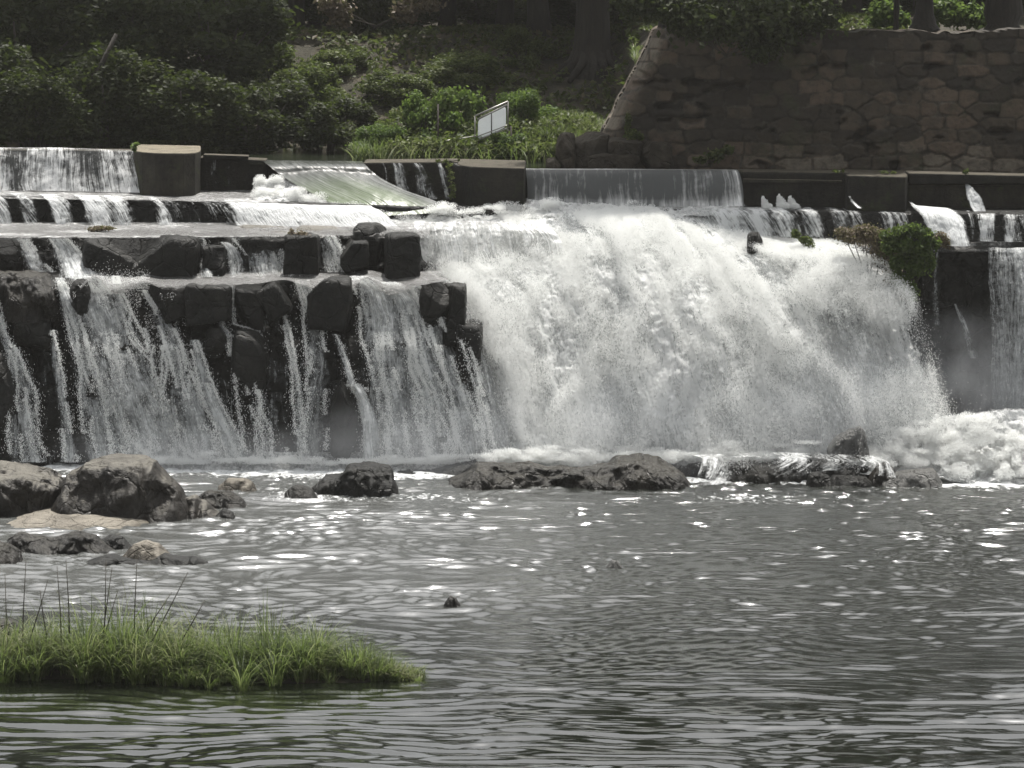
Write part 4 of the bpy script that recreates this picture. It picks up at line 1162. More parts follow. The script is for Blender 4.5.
mist('grey mist hanging before the dark cliff at the right', [(958, 395, 83.0, 2.2, .9, 2.0), (1000, 425, 82.8, 2.4, .9, 1.5), (925, 425, 82.9, 2.2, .8, 1.6)], MIST)
mist('faint mist along the foot of the falls', [(200, 455, 81.2, 3.4, .9, .8), (420, 445, 81.1, 3.2, .9, 1.1), (640, 435, 81.3, 4.2, .9, 1.7), (820, 425, 81.3, 2.8, .9, 1.9)], MIST2)

t = NT('thin_air')
HAZE = t.end(None, t.n('VolumePrincipled', ins={'Color': (.96, .94, .89, 1), 'Density': .0002, 'Anisotropy': .45}).outputs[0])
hv = [(x, y, z) for z in (-4, 45) for x, y in ((-700, -120), (700, -120), (700, 700), (-700, 700))]
tag(link('haze', poly_mesh('haze', hv, [(3, 2, 1, 0), (4, 5, 6, 7), (0, 1, 5, 4), (1, 2, 6, 5), (2, 3, 7, 6), (3, 0, 4, 7)]), HAZE), kind='stuff')
# ------------------------------------------------------------------ vegetation
def leaves(n, blobs, size, seed, up=.0, droop=0, elong=1.7, thin=.5):
    """leaf faces in and around a set of blobs (cx,cy,cz,rx,ry,rz)"""
    rg = np.random.default_rng(seed); blobs = np.array(blobs, float)
    vol = (blobs[:, 3] * blobs[:, 4] * blobs[:, 5]) ** .7; k = rg.choice(len(blobs), n, p=vol / vol.sum()); b = blobs[k]
    d = rg.normal(size=(n, 3)); d /= np.linalg.norm(d, axis=1)[:, None]
    r_ = rg.random(n) ** thin
    r_ = r_ * (1 + .32 * rg.normal(size=n) * (rg.random(n) < .4))
    c = b[:, :3] + d * r_[:, None] * b[:, 3:]
    nrm = d * .6 + rg.normal(size=(n, 3)) * .7 + np.array([0, 0, .35 + up]); nrm /= np.linalg.norm(nrm, axis=1)[:, None]
    a = np.cross(nrm, rg.normal(size=(n, 3))); a /= np.linalg.norm(a, axis=1)[:, None]
    a[:, 2] -= droop; bb = np.cross(nrm, a)
    s = size * (.55 + .9 * rg.random(n))[:, None]
    V = np.stack([c - a * s * elong * .5, c + bb * s * .5 + nrm * s * .1, c + a * s * elong * .5, c - bb * s * .5 + nrm * s * .1], 1).reshape(-1, 3)
    Fc = np.arange(4 * n).reshape(n, 4)
    return mesh_np('leaves', V, Fc, False)


def blobset(seed, n=9, rx=1., ry=1., rz=1., sz=.42):
    rg = np.random.default_rng(seed); B = []
    for i in range(n):
        d = rg.normal(size=3); d /= np.linalg.norm(d); q = rg.random() ** .4
        B.append((d[0] * rx * q * .75, d[1] * ry * q * .75, d[2] * rz * q * .75, rx * sz * (.6 + .7 * rg.random()), ry * sz * (.6 + .7 * rg.random()), rz * sz * (.6 + .7 * rg.random())))
    return B


# shared shrub meshes (unit size, origin at base centre)
def shift(B, dz): return [(a, b, c + dz, d, e, f) for a, b, c, d, e, f in B]
SHR = [leaves(15000, shift(blobset(500 + i, 22, sz=.27), .8), .042, 510 + i) for i in range(4)]
SHRB = [leaves(6500, shift(blobset(520 + i, 18, sz=.27), .8), .06, 530 + i) for i in range(2)]
def stems_mesh(seed, n=7):
    rg = np.random.default_rng(seed); L = []
    for i in range(n):
        a = rg.random() * 6.28; r_ = .5 * rg.random() + .15
        L.append(([(0.06 * math.cos(a), .06 * math.sin(a), -.15), (r_ * .4 * math.cos(a), r_ * .4 * math.sin(a), .5), (r_ * math.cos(a), r_ * math.sin(a), 1.0 + .4 * rg.random())], [.035, .025, .008], 5))
    return tubes_mesh('stems', L)
STM = [stems_mesh(540 + i) for i in range(3)]
def matcopy(me, mat):
    m_ = me.copy(); m_.materials.clear(); m_.materials.append(mat); return m_
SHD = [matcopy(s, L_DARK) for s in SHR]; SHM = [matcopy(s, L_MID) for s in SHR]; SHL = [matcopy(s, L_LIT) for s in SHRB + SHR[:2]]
for s in STM: s.materials.append(STEM)


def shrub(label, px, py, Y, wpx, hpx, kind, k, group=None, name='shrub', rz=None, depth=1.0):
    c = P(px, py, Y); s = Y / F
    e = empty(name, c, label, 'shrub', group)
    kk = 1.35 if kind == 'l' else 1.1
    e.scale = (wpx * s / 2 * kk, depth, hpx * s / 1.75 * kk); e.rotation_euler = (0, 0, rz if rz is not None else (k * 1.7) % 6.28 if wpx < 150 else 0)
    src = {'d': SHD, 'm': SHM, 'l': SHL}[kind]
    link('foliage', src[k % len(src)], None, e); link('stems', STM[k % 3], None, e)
    return e


# bank terrain
def bank():
    xs = np.linspace(-26, 30, 190); ys = np.concatenate([np.linspace(91.2, 112, 90), np.linspace(113, 400, 24)])
    X, Y = np.meshgrid(xs, ys)
    t0 = 93.2 + .6 * vn(X * .3, 0 * X, 0, 3)
    h = zc - 1.0 + (Y - t0 + 1.2) * .9
    top = 8.45 + .2 * vn(X * .2, Y * .2, 0, 4)
    slope = zc - .9 + 3.6 * sm(t0 - 1.2, 104.5, Y) ** .8
    Z = np.minimum(slope, top + .0 * Y)
    # island / bank foot behind the middle wall, raised ground behind the masonry wall
    xi = P(500, 150, 90)[0]
    isl = sm(P(345, 150, 90)[0], P(400, 150, 90)[0], X) * (1 - sm(P(600, 150, 90)[0], P(660, 150, 90)[0], X))
    Z = np.maximum(Z, (zc - .9) + isl * (1.05 + .55 * sm(91, 93, Y)))
    right = sm(P(620, 50, 90)[0], P(660, 50, 90)[0], X)
    Z = Z * (1 - right) + np.maximum(Z, 8.62 + .02 * (Y - 90)) * right
    Z += .12 * fbm(X * .8, Y * .8, 0, 4, 6)
    Z -= 3 * (1 - sm(90.6, 91.6, Y)) * (1 - isl) * (1 - right)
    V = np.stack([X, Y, Z], -1).reshape(-1, 3)
    tag(link('bank', mesh_np('bank', V, grid_faces(len(ys), len(xs)), True), SOIL), 'dark earth bank rising behind the dam', None, None, 'structure')
    return X, Y, Z
BX, BY, BZ = bank()
def bankz(x, y):
    j = np.clip(np.searchsorted(BX[0], x), 0, BX.shape[1] - 1); i = np.clip(np.searchsorted(BY[:, 0], y), 0, BX.shape[0] - 1); return BZ[i, j]
# far ground to the horizon
g = poly_mesh('far_ground', [(-600, 130, 8.2), (600, 130, 8.2), (600, 650, 8.2), (-600, 650, 8.2)], [(0, 1, 2, 3)])
tag(link('far_ground', g, SOIL), kind='structure')
for nm, xa, xb in (('side_bank', -400, -25.5), ('side_bank', 27, 400)):
    g = poly_mesh(nm, [(xa, 84, -1), (xb, 84, -1), (xb, 84, 5.5), (xa, 84, 5.5), (xb, 92, 8), (xa, 92, 8), (xb, 132, 8.4), (xa, 132, 8.4)], [(0, 1, 2, 3), (3, 2, 4, 5), (5, 4, 6, 7)])
    tag(link(nm, g, SOIL), kind='structure')

# ground cover on the slope
n = 26000
x = -14 + 24 * rg.random(n); y = 94.5 + 12 * rg.random(n)
z = bankz(x, y); kp = fbm(x * .7, y * .7, 0, 3, 61) > -.25
x, y, z = x[kp], y[kp], z[kp]
Bc = np.stack([x, y, z + .04 + .12 * rg.random(len(x)), np.full(len(x), .05), np.full(len(x), .05), np.full(len(x), .04)], -1)
me = leaves(len(x), Bc, .10, 62, up=.6)
me.materials.append(L_COVER)
tag(link('ground_cover', me), 'low creeping plants and litter over the bank', 'ground cover', None, 'stuff')

n = 5200
x = P(350, 150, 91)[0] + (P(600, 150, 91)[0] - P(350, 150, 91)[0]) * rg.random(n); y = 90.7 + 3.2 * rg.random(n) ** 1.3
z = bankz(x, y)
me = leaves(n, np.stack([x, y, z + .05 + .22 * rg.random(n), np.full(n, .06), np.full(n, .06), np.full(n, .06)], -1), .07, 63, up=.3)
me.materials.append(L_MID)
tag(link('ground_cover', me), 'tangled green weeds on the ground behind the mossy wall', 'ground cover', None, 'stuff')
# shrubs
k = 0
for (px, py, Y, wd, hh) in [(-40, 160, 93.6, 170, 120), (40, 158, 93.2, 150, 95), (110, 158, 93.8, 150, 105), (185, 158, 93.5, 150, 92), (255, 158, 94.0, 140, 80), (325, 158, 94.4, 130, 66), (20, 110, 96, 180, 120), (120, 105, 96.5, 180, 125), (215, 100, 96.5, 170, 110)]:
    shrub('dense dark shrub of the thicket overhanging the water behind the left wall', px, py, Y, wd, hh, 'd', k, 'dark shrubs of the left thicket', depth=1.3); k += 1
for (px, py, Y, wd, hh) in [(300, 118, 97, 110, 60), (265, 92, 98.5, 110, 62), (400, 112, 98, 90, 40), (345, 82, 100, 90, 36), (460, 95, 99, 110, 46), (520, 80, 101, 120, 50)]:
    shrub('mid green shrub growing on the bank slope', px, py, Y, wd, hh, 'm', k, 'shrubs on the bank slope', depth=1.0); k += 1
for (px, py, Y, wd, hh, lb) in [(385, 163, 92.0, 62, 34, 'low bright shrub at the left end of the green patch by the wall'), (420, 163, 92.2, 74, 56, 'bright leafy shrub behind the slack rail'),
                                 (455, 162, 92.6, 66, 64, 'tallest bright shrub left of the white board'), (516, 150, 93.2, 56, 52, 'upright sapling-like shrub right of the white board'),
                                 (500, 166, 91.6, 70, 30, 'white flowering low shrub under the board'), (560, 160, 93.4, 90, 42, 'fresh green shrub between the board and the ruined wall')]:
    shrub(lb, px, py, Y, wd, hh, 'l', k, None, depth=.7); k += 1

for i in range(11):
    shrub('low dark undergrowth shrub beneath the wood at the top of the bank', -60 + i * 108, 34, 109 + (i % 3), 150, 46, 'd', k, 'undergrowth along the top of the bank', depth=1.2); k += 1
# trees: trunk + crown
def crown_mesh(seed, n, r_, size, mat, nb=16, z0=0):
    me = leaves(n, shift(blobset(seed, nb, *r_, .38), z0), size, seed + 1, thin=.45); me.materials.append(mat); return me
CR = [crown_mesh(600 + i, 9000, (2.6, 2.4, 2.3), .16, L_DARK) for i in range(3)]
def trunk_mesh(seed, h, r_):
    rg = np.random.default_rng(seed); L = []
    pts = [(0, 0, -.4)] + [(.12 * rg.normal() * q, .12 * rg.normal() * q, h * q) for q in (.1, .3, .5, .75, 1)]
    L.append((pts, [r_ * 1.7, r_ * 1.15, r_, r_ * .85, r_ * .6, r_ * .3], 10))
    for i in range(7):
        q = .45 + .5 * rg.random(); a = rg.random() * 6.28; ln = 1.2 + rg.random() * 1.2
        L.append(([(0, 0, h * q), (math.cos(a) * ln * .5, math.sin(a) * ln * .5, h * q + .5), (math.cos(a) * ln, math.sin(a) * ln, h * q + 1.1)], [r_ * .4, r_ * .25, .03], 6))
    me = tubes_mesh('trunk', L); me.materials.append(BARK); return me
TRK = [trunk_mesh(620 + i, 5.5, .2) for i in range(3)]


def tree(label, x, y, h, k, s=1.0, group='trees along the top of the bank', crz=None):
    z = float(bankz(x, y)) if y < 395 else 8.3
    e = empty('tree', (x, y, z), label, 'tree', group); e.rotation_euler = (0, 0, k * 1.3); e.scale = (s, s, s)
    tr = link('trunk', TRK[k % 3], None, e); tr.scale = (1, 1, h / 5.5)
    c_ = link('crown', CR[k % 3], None, e); c_.location = (0, 0, h if crz is None else crz)
    return e


rt = np.random.default_rng(77); k = 0
for y0, dx, off, hmin in ((106.5, 3.1, 0, 3.6), (110.5, 3.4, 1.4, 4.2), (116, 3.8, .6, 5.0)):
    for i in range(-6, 8):
        x = i * dx + off + rt.normal(0, .4)
        if x < -22 or x > 26: continue
        tree('dark leafy tree in the wood along the top of the bank', x, y0 + rt.normal(0, .6), hmin + rt.random() * 1.0, k, 1.0 + .15 * rt.random()); k += 1

for i, x in enumerate((-21, -17.5, -14, -10.4, -7.4, .6, 3.6)):  # trees added to shade the thicket and bank, crowns out of view
    tree('added tree behind the thicket, its crown out of view to cast shade', x, (99.2 if x < -5 else 104) + .8 * math.sin(i * 2.1), 5.6 if x < -5 else 4.2, i, 1.0, 'added shade trees behind the thicket', 6.8 if x < -5 else 4.6).scale = (1.3, 1.25, 1.0)
FC = [crown_mesh(640 + i, 5200, (3.2, 2.2, 2.6), .24, L_DARK) for i in range(2)]
for i in range(13):
    x = -24 + i * 4.3
    e = empty('tree', (x, 122 + (i % 3), 8.2), 'dense tree of the far row closing off the wood', 'tree', 'far row of trees')
    tr = link('trunk', TRK[i % 3], None, e); tr.scale = (1, 1, .9)
    c_ = link('crown', FC[i % 2], None, e); c_.location = (0, 0, 2.6); c_.rotation_euler = (0, 0, i)
    c_ = link('crown', FC[(i + 1) % 2], None, e); c_.location = (1.2, 1, 5.8); c_.rotation_euler = (0, 0, i * 2)
# grass tuft island
def blades(n, fx, fy, hz, seed, w=.008, ln=(.35, .8)):
    rg = np.random.default_rng(seed)
    x, y, h = fx(n, rg); z0 = fy(x, y)
    a = fx.ang if hasattr(fx, 'ang') else rg.random(n) * 6.28; lean = rg.random(n) ** .5 * 1.25
    L = (ln[0] + (ln[1] - ln[0]) * rg.random(n)) * h
    dx, dy = np.cos(a), np.sin(a); px_, py_ = -dy, dx
    V = []
    segs = 4
    for s in range(segs + 1):
        q = s / segs; out = L * lean * q ** 1.6 * .9; up = L * (q - .45 * lean * q ** 2.4)
        ww = w * (1 - q ** 2) + .0012
        cx = x + dx * out; cy = y + dy * out; cz = z0 + up
        V.append(np.stack([cx - px_ * ww, cy - py_ * ww, cz], -1)); V.append(np.stack([cx + px_ * ww, cy + py_ * ww, cz], -1))
    V = np.stack(V, 1)
    base = np.arange(n)[:, None, None] * (2 * (segs + 1))
    q = np.array([[2 * s, 2 * s + 1, 2 * s + 3, 2 * s + 2] for s in range(segs)])
    return V.reshape(-1, 3), (base + q[None]).reshape(-1, 4)


gl = onz(0, 682, 0); gr = onz(415, 672, 0)
Yg = wy(676, 150)
def gplace(n, rg):
    nc = 330
    cpx = -40 + 462 * rg.random(nc) ** 1.12
    cy = rg.normal(0, .48, nc) * np.interp(cpx, [-40, 250, 415], [1, .9, .3])
    chh = np.interp(cpx, [-40, 20, 100, 150, 300, 380, 415], [.7, .8, 1.15, 1.0, .8, .5, .2]) * (.35 + .85 * rg.random(nc) ** 1.4)
    k = rg.integers(0, nc, n)
    ox = rg.normal(0, .05, n); oy = rg.normal(0, .05, n)
    x = (cpx[k] - 512) * Yg / F + ox; y = Yg + .15 + cy[k] + oy
    gplace.ang = np.arctan2(oy, ox) + rg.normal(0, .5, n)
    return x, y, chh[k]
def islz(x, y):
    px = 512 + x * F / Yg
    return .10 * np.exp(-((y - Yg - .15) / .5) ** 2) * (1 - sm(330, 420, px)) - .03
Vb, Fb = blades(19000, gplace, islz, 0, 9, .0075, (.2, 1.3))
tag(link('grass', mesh_np('grass', Vb, Fb, True), L_GRASS), 'bushy green grass growing out of the water in the foreground', 'grass', None, 'stuff')
# mud islet
xs = np.linspace((-90 - 512) * Yg / F, (430 - 512) * Yg / F, 90); ys = np.linspace(Yg - 1.3, Yg + 1.6, 40); X, Y = np.meshgrid(xs, ys)
Z = islz(X, Y) + .03 * fbm(X * 4, Y * 4, 0, 3, 8) - .01 - .2 * sm(.7, 1.3, np.abs(Y - Yg - .15)) 
tag(link('islet', mesh_np('islet', np.stack([X, Y, Z], -1).reshape(-1, 3), grid_faces(40, 90), True), SOIL), kind='structure')
profile_rock('low_rock', 'dark rock half hidden behind the grass at the left edge', [(-40, 628), (-10, 622), (10, 620), (24, 624), (30, 640)], 650, Yg + 1.0, .6, DARKR, 36, .04, 2.6)
stemlist = [(8, 690, 5, 575), (22, 650, 26, 560), (62, 640, 57, 566), (100, 650, 112, 568), (103, 648, 106, 560), (96, 655, 118, 590), (70, 635, 66, 560), (134, 640, 137, 560), (150, 630, 188, 572), (140, 628, 172, 592), (182, 625, 205, 600), (48, 630, 40, 590), (28, 630, 48, 580)]
for i, (x0, y0, x1, y1) in enumerate(stemlist):
    a = P(x0, y0 + 15, Yg + .1); b = P(x1, y1, Yg + .1); mid = (a + b) / 2 + np.array([.01 * (-1) ** i, 0, .01])
    me = tubes_mesh('stem', [(np.array([a, mid, b]) - a, [.011, .009, .005], 5)]); me.materials.append(STEM)
    o = link('reed_stem', me); o.location = a; tag(o, 'thin bare dark stem standing in the foreground grass', 'stem', 'bare stems in the grass')

# ------------------------------------------------------------------ bush by the fall
def bushat(name, label, blobs_px, Y, mat, n, size, seed, cat='shrub'):
    B = []
    for (px, py, r_, rr) in blobs_px:
        c = P(px, py, Y); B.append((c[0], c[1], c[2], r_ * Y / F, r_ * Y / F * .8, rr * Y / F))
    org = np.array([np.mean([b[0] for b in B]), Y, min(b[2] - b[5] for b in B)])
    B = [(b[0] - org[0], b[1] - org[1], b[2] - org[2], *b[3:]) for b in B]
    e = empty(name, org, label, cat)
    me = leaves(n, B, size, seed, thin=.5); me.materials.append(mat); link('foliage', me, None, e)
    L = [([(0, .25, max(b[5], .1) * .3), (b[0] * .5, b[1] + .1, b[2] * .6), (b[0], b[1], b[2])], [.02, .014, .006], 5) for b in B]
    st = tubes_mesh('stems', L); st.materials.append(STEM); link('stems', st, None, e)
    return e
bushat('bush', 'round bright green bush growing on the cliff beside the great fall', [(898, 234, 10, 8), (912, 230, 10, 7), (926, 236, 9, 8), (890, 246, 9, 9), (906, 246, 12, 10), (922, 250, 11, 10), (898, 262, 10, 10), (914, 266, 11, 12), (930, 262, 6, 10), (904, 282, 8, 11), (912, 292, 6, 12), (896, 276, 6, 9), (885, 236, 6, 5), (936, 244, 5, 5)], 82.9, L_BUSH, 5600, .05, 700)
bushat('bush', 'withered brown tangle of twigs left of the round green bush', [(852, 236, 16, 8), (872, 236, 16, 10), (884, 250, 14, 14), (842, 232, 9, 5), (894, 276, 10, 16), (864, 229, 12, 5), (898, 294, 7, 12)], 83.3, L_DRY, 7000, .032, 710)
bushat('bush', 'small brownish tuft right of the round green bush', [(941, 238, 8, 7), (946, 244, 6, 5)], 83.6, L_DRY, 500, .035, 720)
bushat('small_plant', 'little green plant clinging at the top edge of the great fall', [(796, 234, 5, 4), (805, 240, 6, 4), (810, 244, 5, 4)], 84.2, L_MID, 420, .05, 730, 'plant')
bushat('small_plant', 'bright lime seedling on the left edge of the round nosed pier', [(134, 148, 3, 4), (136, 145, 3, 2.5)], 88.6, L_LIT, 36, .075, 740, 'plant')
bushat('small_plant', 'dry grass tuft with a green leaf on the square black block', [(292, 236, 4, 6), (301, 235, 7, 4), (289, 244, 2.5, 4)], 83.9, L_DRY, 300, .05, 750, 'plant')
bushat('driftweed', 'small heap of brown weed stranded on the third step', [(96, 229, 9, 2.2), (104, 228, 10, 1.8)], 85.2, L_DRY, 700, .04, 760, 'weed')

# ------------------------------------------------------------------ masonry wall
def masonry():
    # regions in pixel space: x 600..1180, y 28..185 on the plane at distance Yw
    def Yw(px): return Yd(px) + 2.0
    H0 = 24
    pxs = np.arange(596, 1190, 1.3); pys = np.arange(H0, 186, 1.3)
    A, B = np.meshgrid(pxs, pys)
    wA = A + 2 * vn(A * .03, B * .03, 0, 1) + 1.2 * vn(A * .12, B * .12, 0, 2); wB = B + 3.5 * vn(A * .014, B * .02, 0, 3) + 1.0 * vn(A * .06, B * .07, 0, 4)
    # irregular coursed rubble: nearest-centre cells measured with a box metric
    CW, CH = 30.0, 13.0
    gx, gy = wA / CW, wB / CH
    r0 = np.floor(gy)
    F1 = np.full(A.shape, 9e9); F2 = F1.copy(); I1 = np.zeros(A.shape); J1 = np.zeros(A.shape)
    for dj in (-1, 0, 1):
        rr = r0 + dj; sh = _hash(rr, rr * 0, rr * 0, 5)
        c0 = np.floor(gx + sh)
        for di in (-2, -1, 0, 1, 2):
            cc = c0 + di
            jx = .5 + .85 * (_hash(cc, rr, rr * 0, 6) - .5); jy = .5 + .16 * (_hash(cc, rr, rr * 0, 7) - .5)
            wx_ = .75 + .5 * _hash(cc, rr, rr * 0, 71); 
            dx = np.abs(gx + sh - cc - jx) * CW / wx_; dy = np.abs(gy - rr - jy) * CH * 2.0
            d = np.maximum(dx, dy)
            new = d < F1
            F2 = np.where(new, F1, np.minimum(F2, d)); I1 = np.where(new, cc, I1); J1 = np.where(new, rr, J1); F1 = np.where(new, d, F1)
    ed = (F2 - F1) / 2
    prot = _hash(I1, J1, J1 * 0, 9)
    ci, ri = I1, J1
    dep = (.02 + .045 * prot) * sm(0, 1.5, ed) + .024 * fbm(A * .16, B * .2, 0, 4, 11, .7)
    # big fallen-out hollows
    dep -= .25 * sm(.42, .62, fbm(A * .03, B * .06, 0, 3, 15))
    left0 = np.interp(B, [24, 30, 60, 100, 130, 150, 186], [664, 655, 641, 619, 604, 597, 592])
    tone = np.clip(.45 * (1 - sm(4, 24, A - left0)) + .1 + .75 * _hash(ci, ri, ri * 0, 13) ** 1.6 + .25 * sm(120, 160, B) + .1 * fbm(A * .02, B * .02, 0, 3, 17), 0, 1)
    mort = 1 - sm(0, 3.0, ed); tone = tone * (1 - .6 * (1 - sm(.2, 1.6, ed)))
    Y = Yw(A) - dep
    # ruined left end: slope edge
    left = np.interp(B, [24, 30, 60, 100, 130, 150, 186], [664, 655, 641, 619, 604, 597, 592]) + 1.3 * vn(B * .09, B * 0, 0, 30)
    tt = np.clip((A - left) / 20, 0, 1); Y = Y + 1.5 * (1 - np.sqrt(np.clip(1 - (1 - tt) ** 2, 0, 1)))
    top = np.interp(A, [600, 655, 668, 700, 760, 850, 900, 960, 1024], [30, 28, 28, 26, 29, 31, 31, 33, 30]) + 1.6 * vn(A * .11, A * 0, 0, 31)
    A2 = np.maximum(A, left); B2 = np.maximum(B, top)
    Wf = P(A2, B2, Y + 6 * 0)
    Wb = Wf.copy(); Wb[..., 1] += 1.3; Wb[..., 1] += .3
    nv, nu = A.shape
    V = np.vstack([Wf.reshape(-1, 3), Wb.reshape(-1, 3)])
    f1 = grid_faces(nv, nu, True); f2 = grid_faces(nv, nu) + nv * nu
    i = np.arange(nu - 1); topf = np.stack([i + 1, i, i + nv * nu, i + 1 + nv * nu], -1)
    j = np.arange(nv - 1) * nu; lf = np.stack([j, j + nu, j + nu + nv * nu, j + nv * nu], -1)
    org = np.array([V[:, 0].mean(), V[:, 1].mean(), V[:, 2].min()])
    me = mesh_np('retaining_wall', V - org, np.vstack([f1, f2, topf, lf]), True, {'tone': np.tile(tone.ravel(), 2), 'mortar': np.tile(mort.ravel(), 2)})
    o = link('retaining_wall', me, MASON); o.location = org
    tag(o, 'tall old rough stone retaining wall with a ruined sloping left end', 'wall')
masonry()
for (a, b, c_, d_, Yq, lb, bx) in [(556, 575, 134, 170, 88.9, 'upright weathered stone leftmost at the foot of the ruined wall', 5), (574, 613, 132, 170, 89.0, 'large rounded foundation stone at the foot of the ruined wall', 4),
                         (608, 642, 138, 156, 88.8, 'squared foundation stone right of the large rounded one', 6), (590, 640, 153, 172, 88.7, 'low wide foundation stone just above the smooth curtain', 6), (546, 560, 158, 170, 88.6, 'small pale stone left of the upright weathered one', 3), (638, 672, 140, 170, 88.9, 'dark foundation stone merging with the retaining wall', 6)]:
    boulder('foundation_stone', lb, a, b, c_, d_, Yq, 1.0, mat_rock('fs', (.03, .026, .02), (.055, .047, .036), (.09, .075, .055), .85) if 'fsm' not in globals() else fsm, a, bx, .07, 6)
    fsm = bpy.data.materials['fs']

# ------------------------------------------------------------------ white board with its stand and the slack rail
Ybd = 91.3
c = P(492, 160, Ybd)
e = empty('notice_board', c, 'tilted blank white board on thin posts above the dam wall', 'sign')
def rel(px, py, dY=0): return P(px, py, Ybd + dY) - c
def flat_panel(name, corners, th, mat, rnd=.25, seg=5):
    """rounded quadrilateral with thickness"""
    q = [np.array(x) for x in corners]; pts = []
    for i in range(4):
        p0, p1, p2 = q[i - 1], q[i], q[(i + 1) % 4]
        a = p1 + (p0 - p1) / np.linalg.norm(p0 - p1) * rnd * .3; b = p1 + (p2 - p1) / np.linalg.norm(p2 - p1) * rnd * .3
        for s in range(seg + 1):
            t_ = s / seg; pts.append((1 - t_) ** 2 * a + 2 * t_ * (1 - t_) * p1 + t_ ** 2 * b)
    n = len(pts); V = [p_ for p_ in pts] + [p_ + np.array([0, th, 0]) for p_ in pts]
    Fc = [tuple(range(n)), tuple(range(2 * n - 1, n - 1, -1))] + [(i, i + n, (i + 1) % n + n, (i + 1) % n) for i in range(n)]
    return poly_mesh(name, V, Fc)
me = flat_panel('panel', [rel(478, 140), rel(478, 120), rel(506, 106), rel(506, 127)], .02, BOARD, .3); link('panel', me, BOARD, e)
fr_ = tubes_mesh('frame', [([rel(475, 141, -.05), rel(475, 116, -.05)], .018, 6), ([rel(475, 116, -.05), rel(508, 101.5, -.05)], .022, 6), ([rel(508, 101.5, -.05), rel(508, 128, -.05)], .018, 6), ([rel(475, 141, -.05), rel(508, 128, -.05)], .02, 6), ([rel(476, 137, -.05), rel(508, 125, -.05)], .012, 6),
                           ([rel(477.5, 119.5, -.04), rel(507, 105, -.04)], .022, 6)])
link('frame', fr_, PIPE, e)
link('mullion', tubes_mesh('mullion', [([rel(491.5, 113, -.045), rel(491.5, 134, -.045)], .014, 6)]), RUST, e)
for x in (478, 511): link('post', tubes_mesh('post', [([rel(x, 138 if x < 500 else 126), rel(x + 1, 168)], .022, 6)]), RUST, e)
c2 = P(438, 162, 91.2); e2 = empty('rail', c2, 'slack leaning pipe rail left of the white board', 'railing')
def r2(px, py): return P(px, py, 91.2) - c2
link('post', tubes_mesh('post', [([r2(438, 104), r2(438.5, 168)], .022, 6)]), RUST, e2)
link('top_rail', tubes_mesh('top_rail', [([r2(398, 148), r2(438, 142), r2(476, 136)], .014, 6)]), PIPE, e2)
link('lower_rail', tubes_mesh('lower_rail', [([r2(412, 158), r2(440, 154), r2(476, 150)], .011, 6)]), PIPE, e2)

# grass fringe at the wall foot
def gp2(n, rg):
    px = 352 + 200 * rg.random(n) ** 1.4; x = (px - 512) * 91 / F; return x, 91 + rg.normal(0, .3, n), np.full(n, .9)
V1, F1 = blades(900, gp2, lambda x, y: np.full(len(x), zc - .05), 0, 12, .012, (.3, .8))
V2, F2 = blades(4200, lambda n, rg: ((525 + 110 * rg.random(n) - 512) * 91.5 / F, 91.5 + rg.random(n) * 3, np.full(n, .8)), lambda x, y: bankz(x, y) - .03, 0, 13, .008, (.3, .6))
tag(link('long_grass', mesh_np('long_grass', V1, F1), L_GRASS), 'long grass leaning over the chute end of the wall', 'grass', None, 'stuff')
tag(link('grass', mesh_np('grass', V2, F2), L_GRASS), 'grass on the slope left of the ruined wall', 'grass', None, 'stuff')

# big trunks
def trunk_tree(label, px, py, Y, wpx, hm, seed, flare=1.9, crown=None, lean=0, roots=True):
    c = P(px, py, Y); r_ = wpx * Y / F / 2
    e = empty('tree', c, label, 'tree')
    rg = np.random.default_rng(seed)
    zs = np.array([-.5, 0, .15, .4, .8, 1.5, 3, hm]); rr = r_ * np.array([flare * 1.25, flare, flare * .75, 1.25, 1.08, 1, .9, .6])
    L = [([(lean * z, 0, z) for z in zs], rr, 14)]
    if roots:
        for i in range(7):
            a = -math.pi * (i + .5) / 7; ln = r_ * (2.2 + rg.random())
            L.append(([(math.cos(a) * r_ * .5, math.sin(a) * r_ * .5, .9), (math.cos(a) * r_ * 1.2, math.sin(a) * r_ * 1.1, .3), (math.cos(a) * ln, math.sin(a) * ln, -.15)], [r_ * .35, r_ * .32, r_ * .15], 7))
    for i in range(6):
        a = rg.random() * 6.28; z = hm * (.6 + .35 * rg.random())
        L.append(([(lean * z, 0, z), (math.cos(a) * 1.2 + lean * z, math.sin(a) * 1.2, z + .7), (math.cos(a) * 2.4 + lean * z, math.sin(a) * 2.2, z + 1.3)], [r_ * .4, r_ * .25, .04], 6))
    me = tubes_mesh('trunk', L); me.materials.append(BARK); link('trunk', me, None, e)
    c_ = link('crown', CR[seed % 3], None, e); c_.location = (lean * hm, 0.5, hm + .8); c_.scale = (1.1, 1.0, .9)
    return e
trunk_tree('old tree with a wide buttressed trunk above the bank left of the stone wall', 592, 74, 100, 34, 5.2, 801)
trunk_tree('dark tree with a flared foot standing on top of the stone wall', 924, 30, 93.5, 15, 4.2, 802, 2.2, roots=False)
trunk_tree('slender pale trunked tree on the wall left of the flared one', 896, 28, 94, 5, 4.6, 803, 1.2, roots=False)
trunk_tree('thick trunked tree on the wall at the right edge', 1003, 31, 93, 32, 4.6, 804, 1.3, roots=False)
for i, (px, Y) in enumerate(((668, 90.4), (745, 90.1), (822, 90.2))):  # added for the shade of their unseen crowns on the bough
    tree('added tree on top of the stone wall, its unseen crown shading the hanging bough', float(P(px, 30, Y)[0]), Y, 4.6, i, 1.0, 'added shade trees on top of the wall', 4.9)
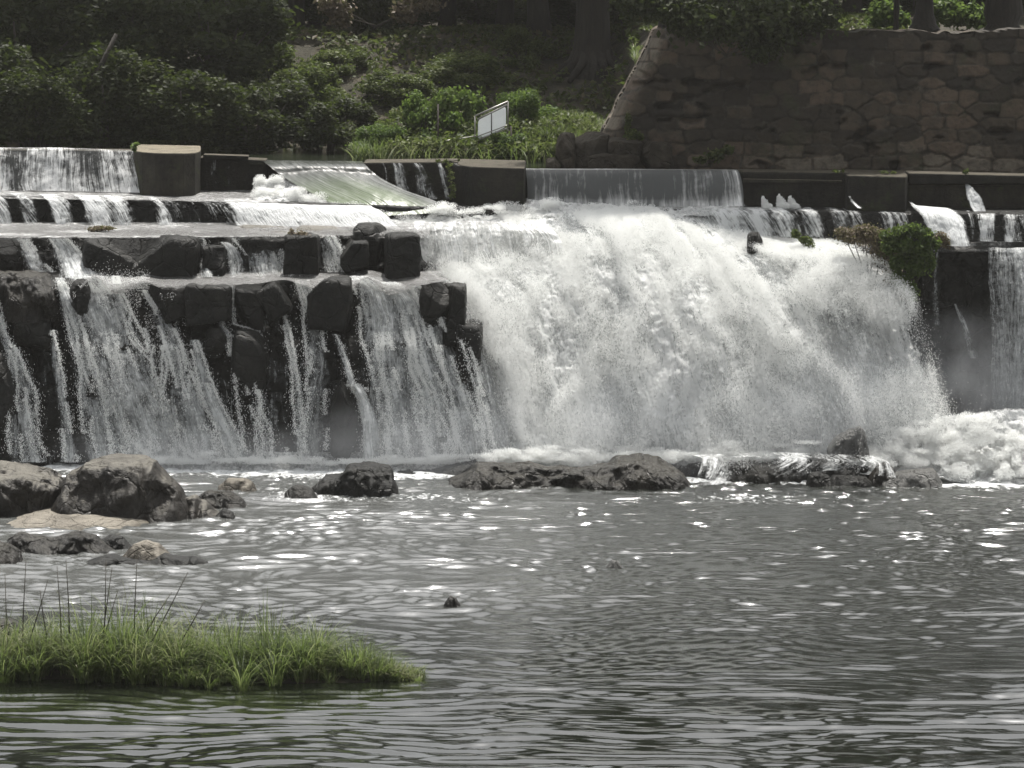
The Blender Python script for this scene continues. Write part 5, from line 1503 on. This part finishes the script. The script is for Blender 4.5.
for k_, (lb, bl_, Yq, mt) in enumerate([('green moss strip hanging down the trickling wall beside the middle pier', [(449, 166, 3, 4), (451, 176, 4, 7), (453, 188, 4, 7), (452, 196, 4, 4)], 87.45, L_MID),
    ('tiny weeds on the top edge of the trickling wall', [(438, 161, 3, 1.5), (446, 161, 3, 2), (459, 160, 2, 1.5)], 87.8, L_MID), ('small weeds in the gap left of the dark right pier', [(836, 171, 4, 1.5), (843, 171, 2, 2)], 85.8, L_MID),
    ('weeds on the pale top of the dark right pier', [(884, 172, 5, 1.5), (893, 172.5, 3, 1.2)], 85.6, L_MID), ('green sprig on the dark coping beam at the right', [(966, 172, 3, 2)], 85.3, L_MID)]):
    bushat('small_plant', lb, bl_, Yq, mt, 260 if k_ == 0 else 90, .035, 900 + k_, 'plant')
# leaves and hanging boughs near the top of the wall
bushat('shrub', 'dark bough hanging over the top of the stone wall', [(700, 20, 36, 22), (740, 22, 34, 26), (775, 25, 34, 24), (810, 14, 34, 20), (670, 8, 30, 16), (760, 45, 22, 18), (640, 0, 30, 20)], 87.3, L_DARK, 9000, .08, 820)
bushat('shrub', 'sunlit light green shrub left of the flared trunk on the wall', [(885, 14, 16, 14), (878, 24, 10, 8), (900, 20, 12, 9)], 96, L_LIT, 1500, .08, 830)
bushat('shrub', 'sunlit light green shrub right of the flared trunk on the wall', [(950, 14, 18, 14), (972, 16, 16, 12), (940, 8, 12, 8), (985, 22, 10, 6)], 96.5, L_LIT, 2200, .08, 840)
bushat('shrub', 'dark leafy shrub hanging at the top of the frame above the grassy ledge', [(370, 6, 20, 20), (385, 16, 14, 14), (362, 22, 12, 14)], 103, L_DARK, 3000, .08, 850)
bushat('shrub', 'dry russet thicket lit by the sun above the bank', [(340, 14, 12, 16), (405, 12, 14, 12), (330, 4, 12, 10), (425, 4, 16, 8)], 101, L_DRY, 3500, .07, 860)
bushat('small_plant', 'creeper with small leaves on the lower part of the ruined wall end', [(628, 122, 3, 12), (632, 134, 7, 5), (640, 136, 5, 4)], 88.1, L_MID, 320, .06, 870, 'plant')
bushat('small_plant', 'little fern patch on the base of the stone wall above the smooth curtain', [(716, 155, 10, 6), (728, 150, 7, 5), (700, 160, 8, 4)], 88.0, L_MID, 420, .06, 880, 'plant')
# leaning trunk in the left thicket
me = tubes_mesh('leaning_trunk', [([(0, 0, 0), (.9, .1, .6), (1.5, .1, 1.35), (1.9, .2, 2.2)], [.11, .10, .07, .05], 8)]); me.materials.append(BARK)
o = link('leaning_trunk', me); o.location = P(34, 128, 93.3); tag(o, 'bare leaning trunk in the dark thicket at the left', 'trunk')
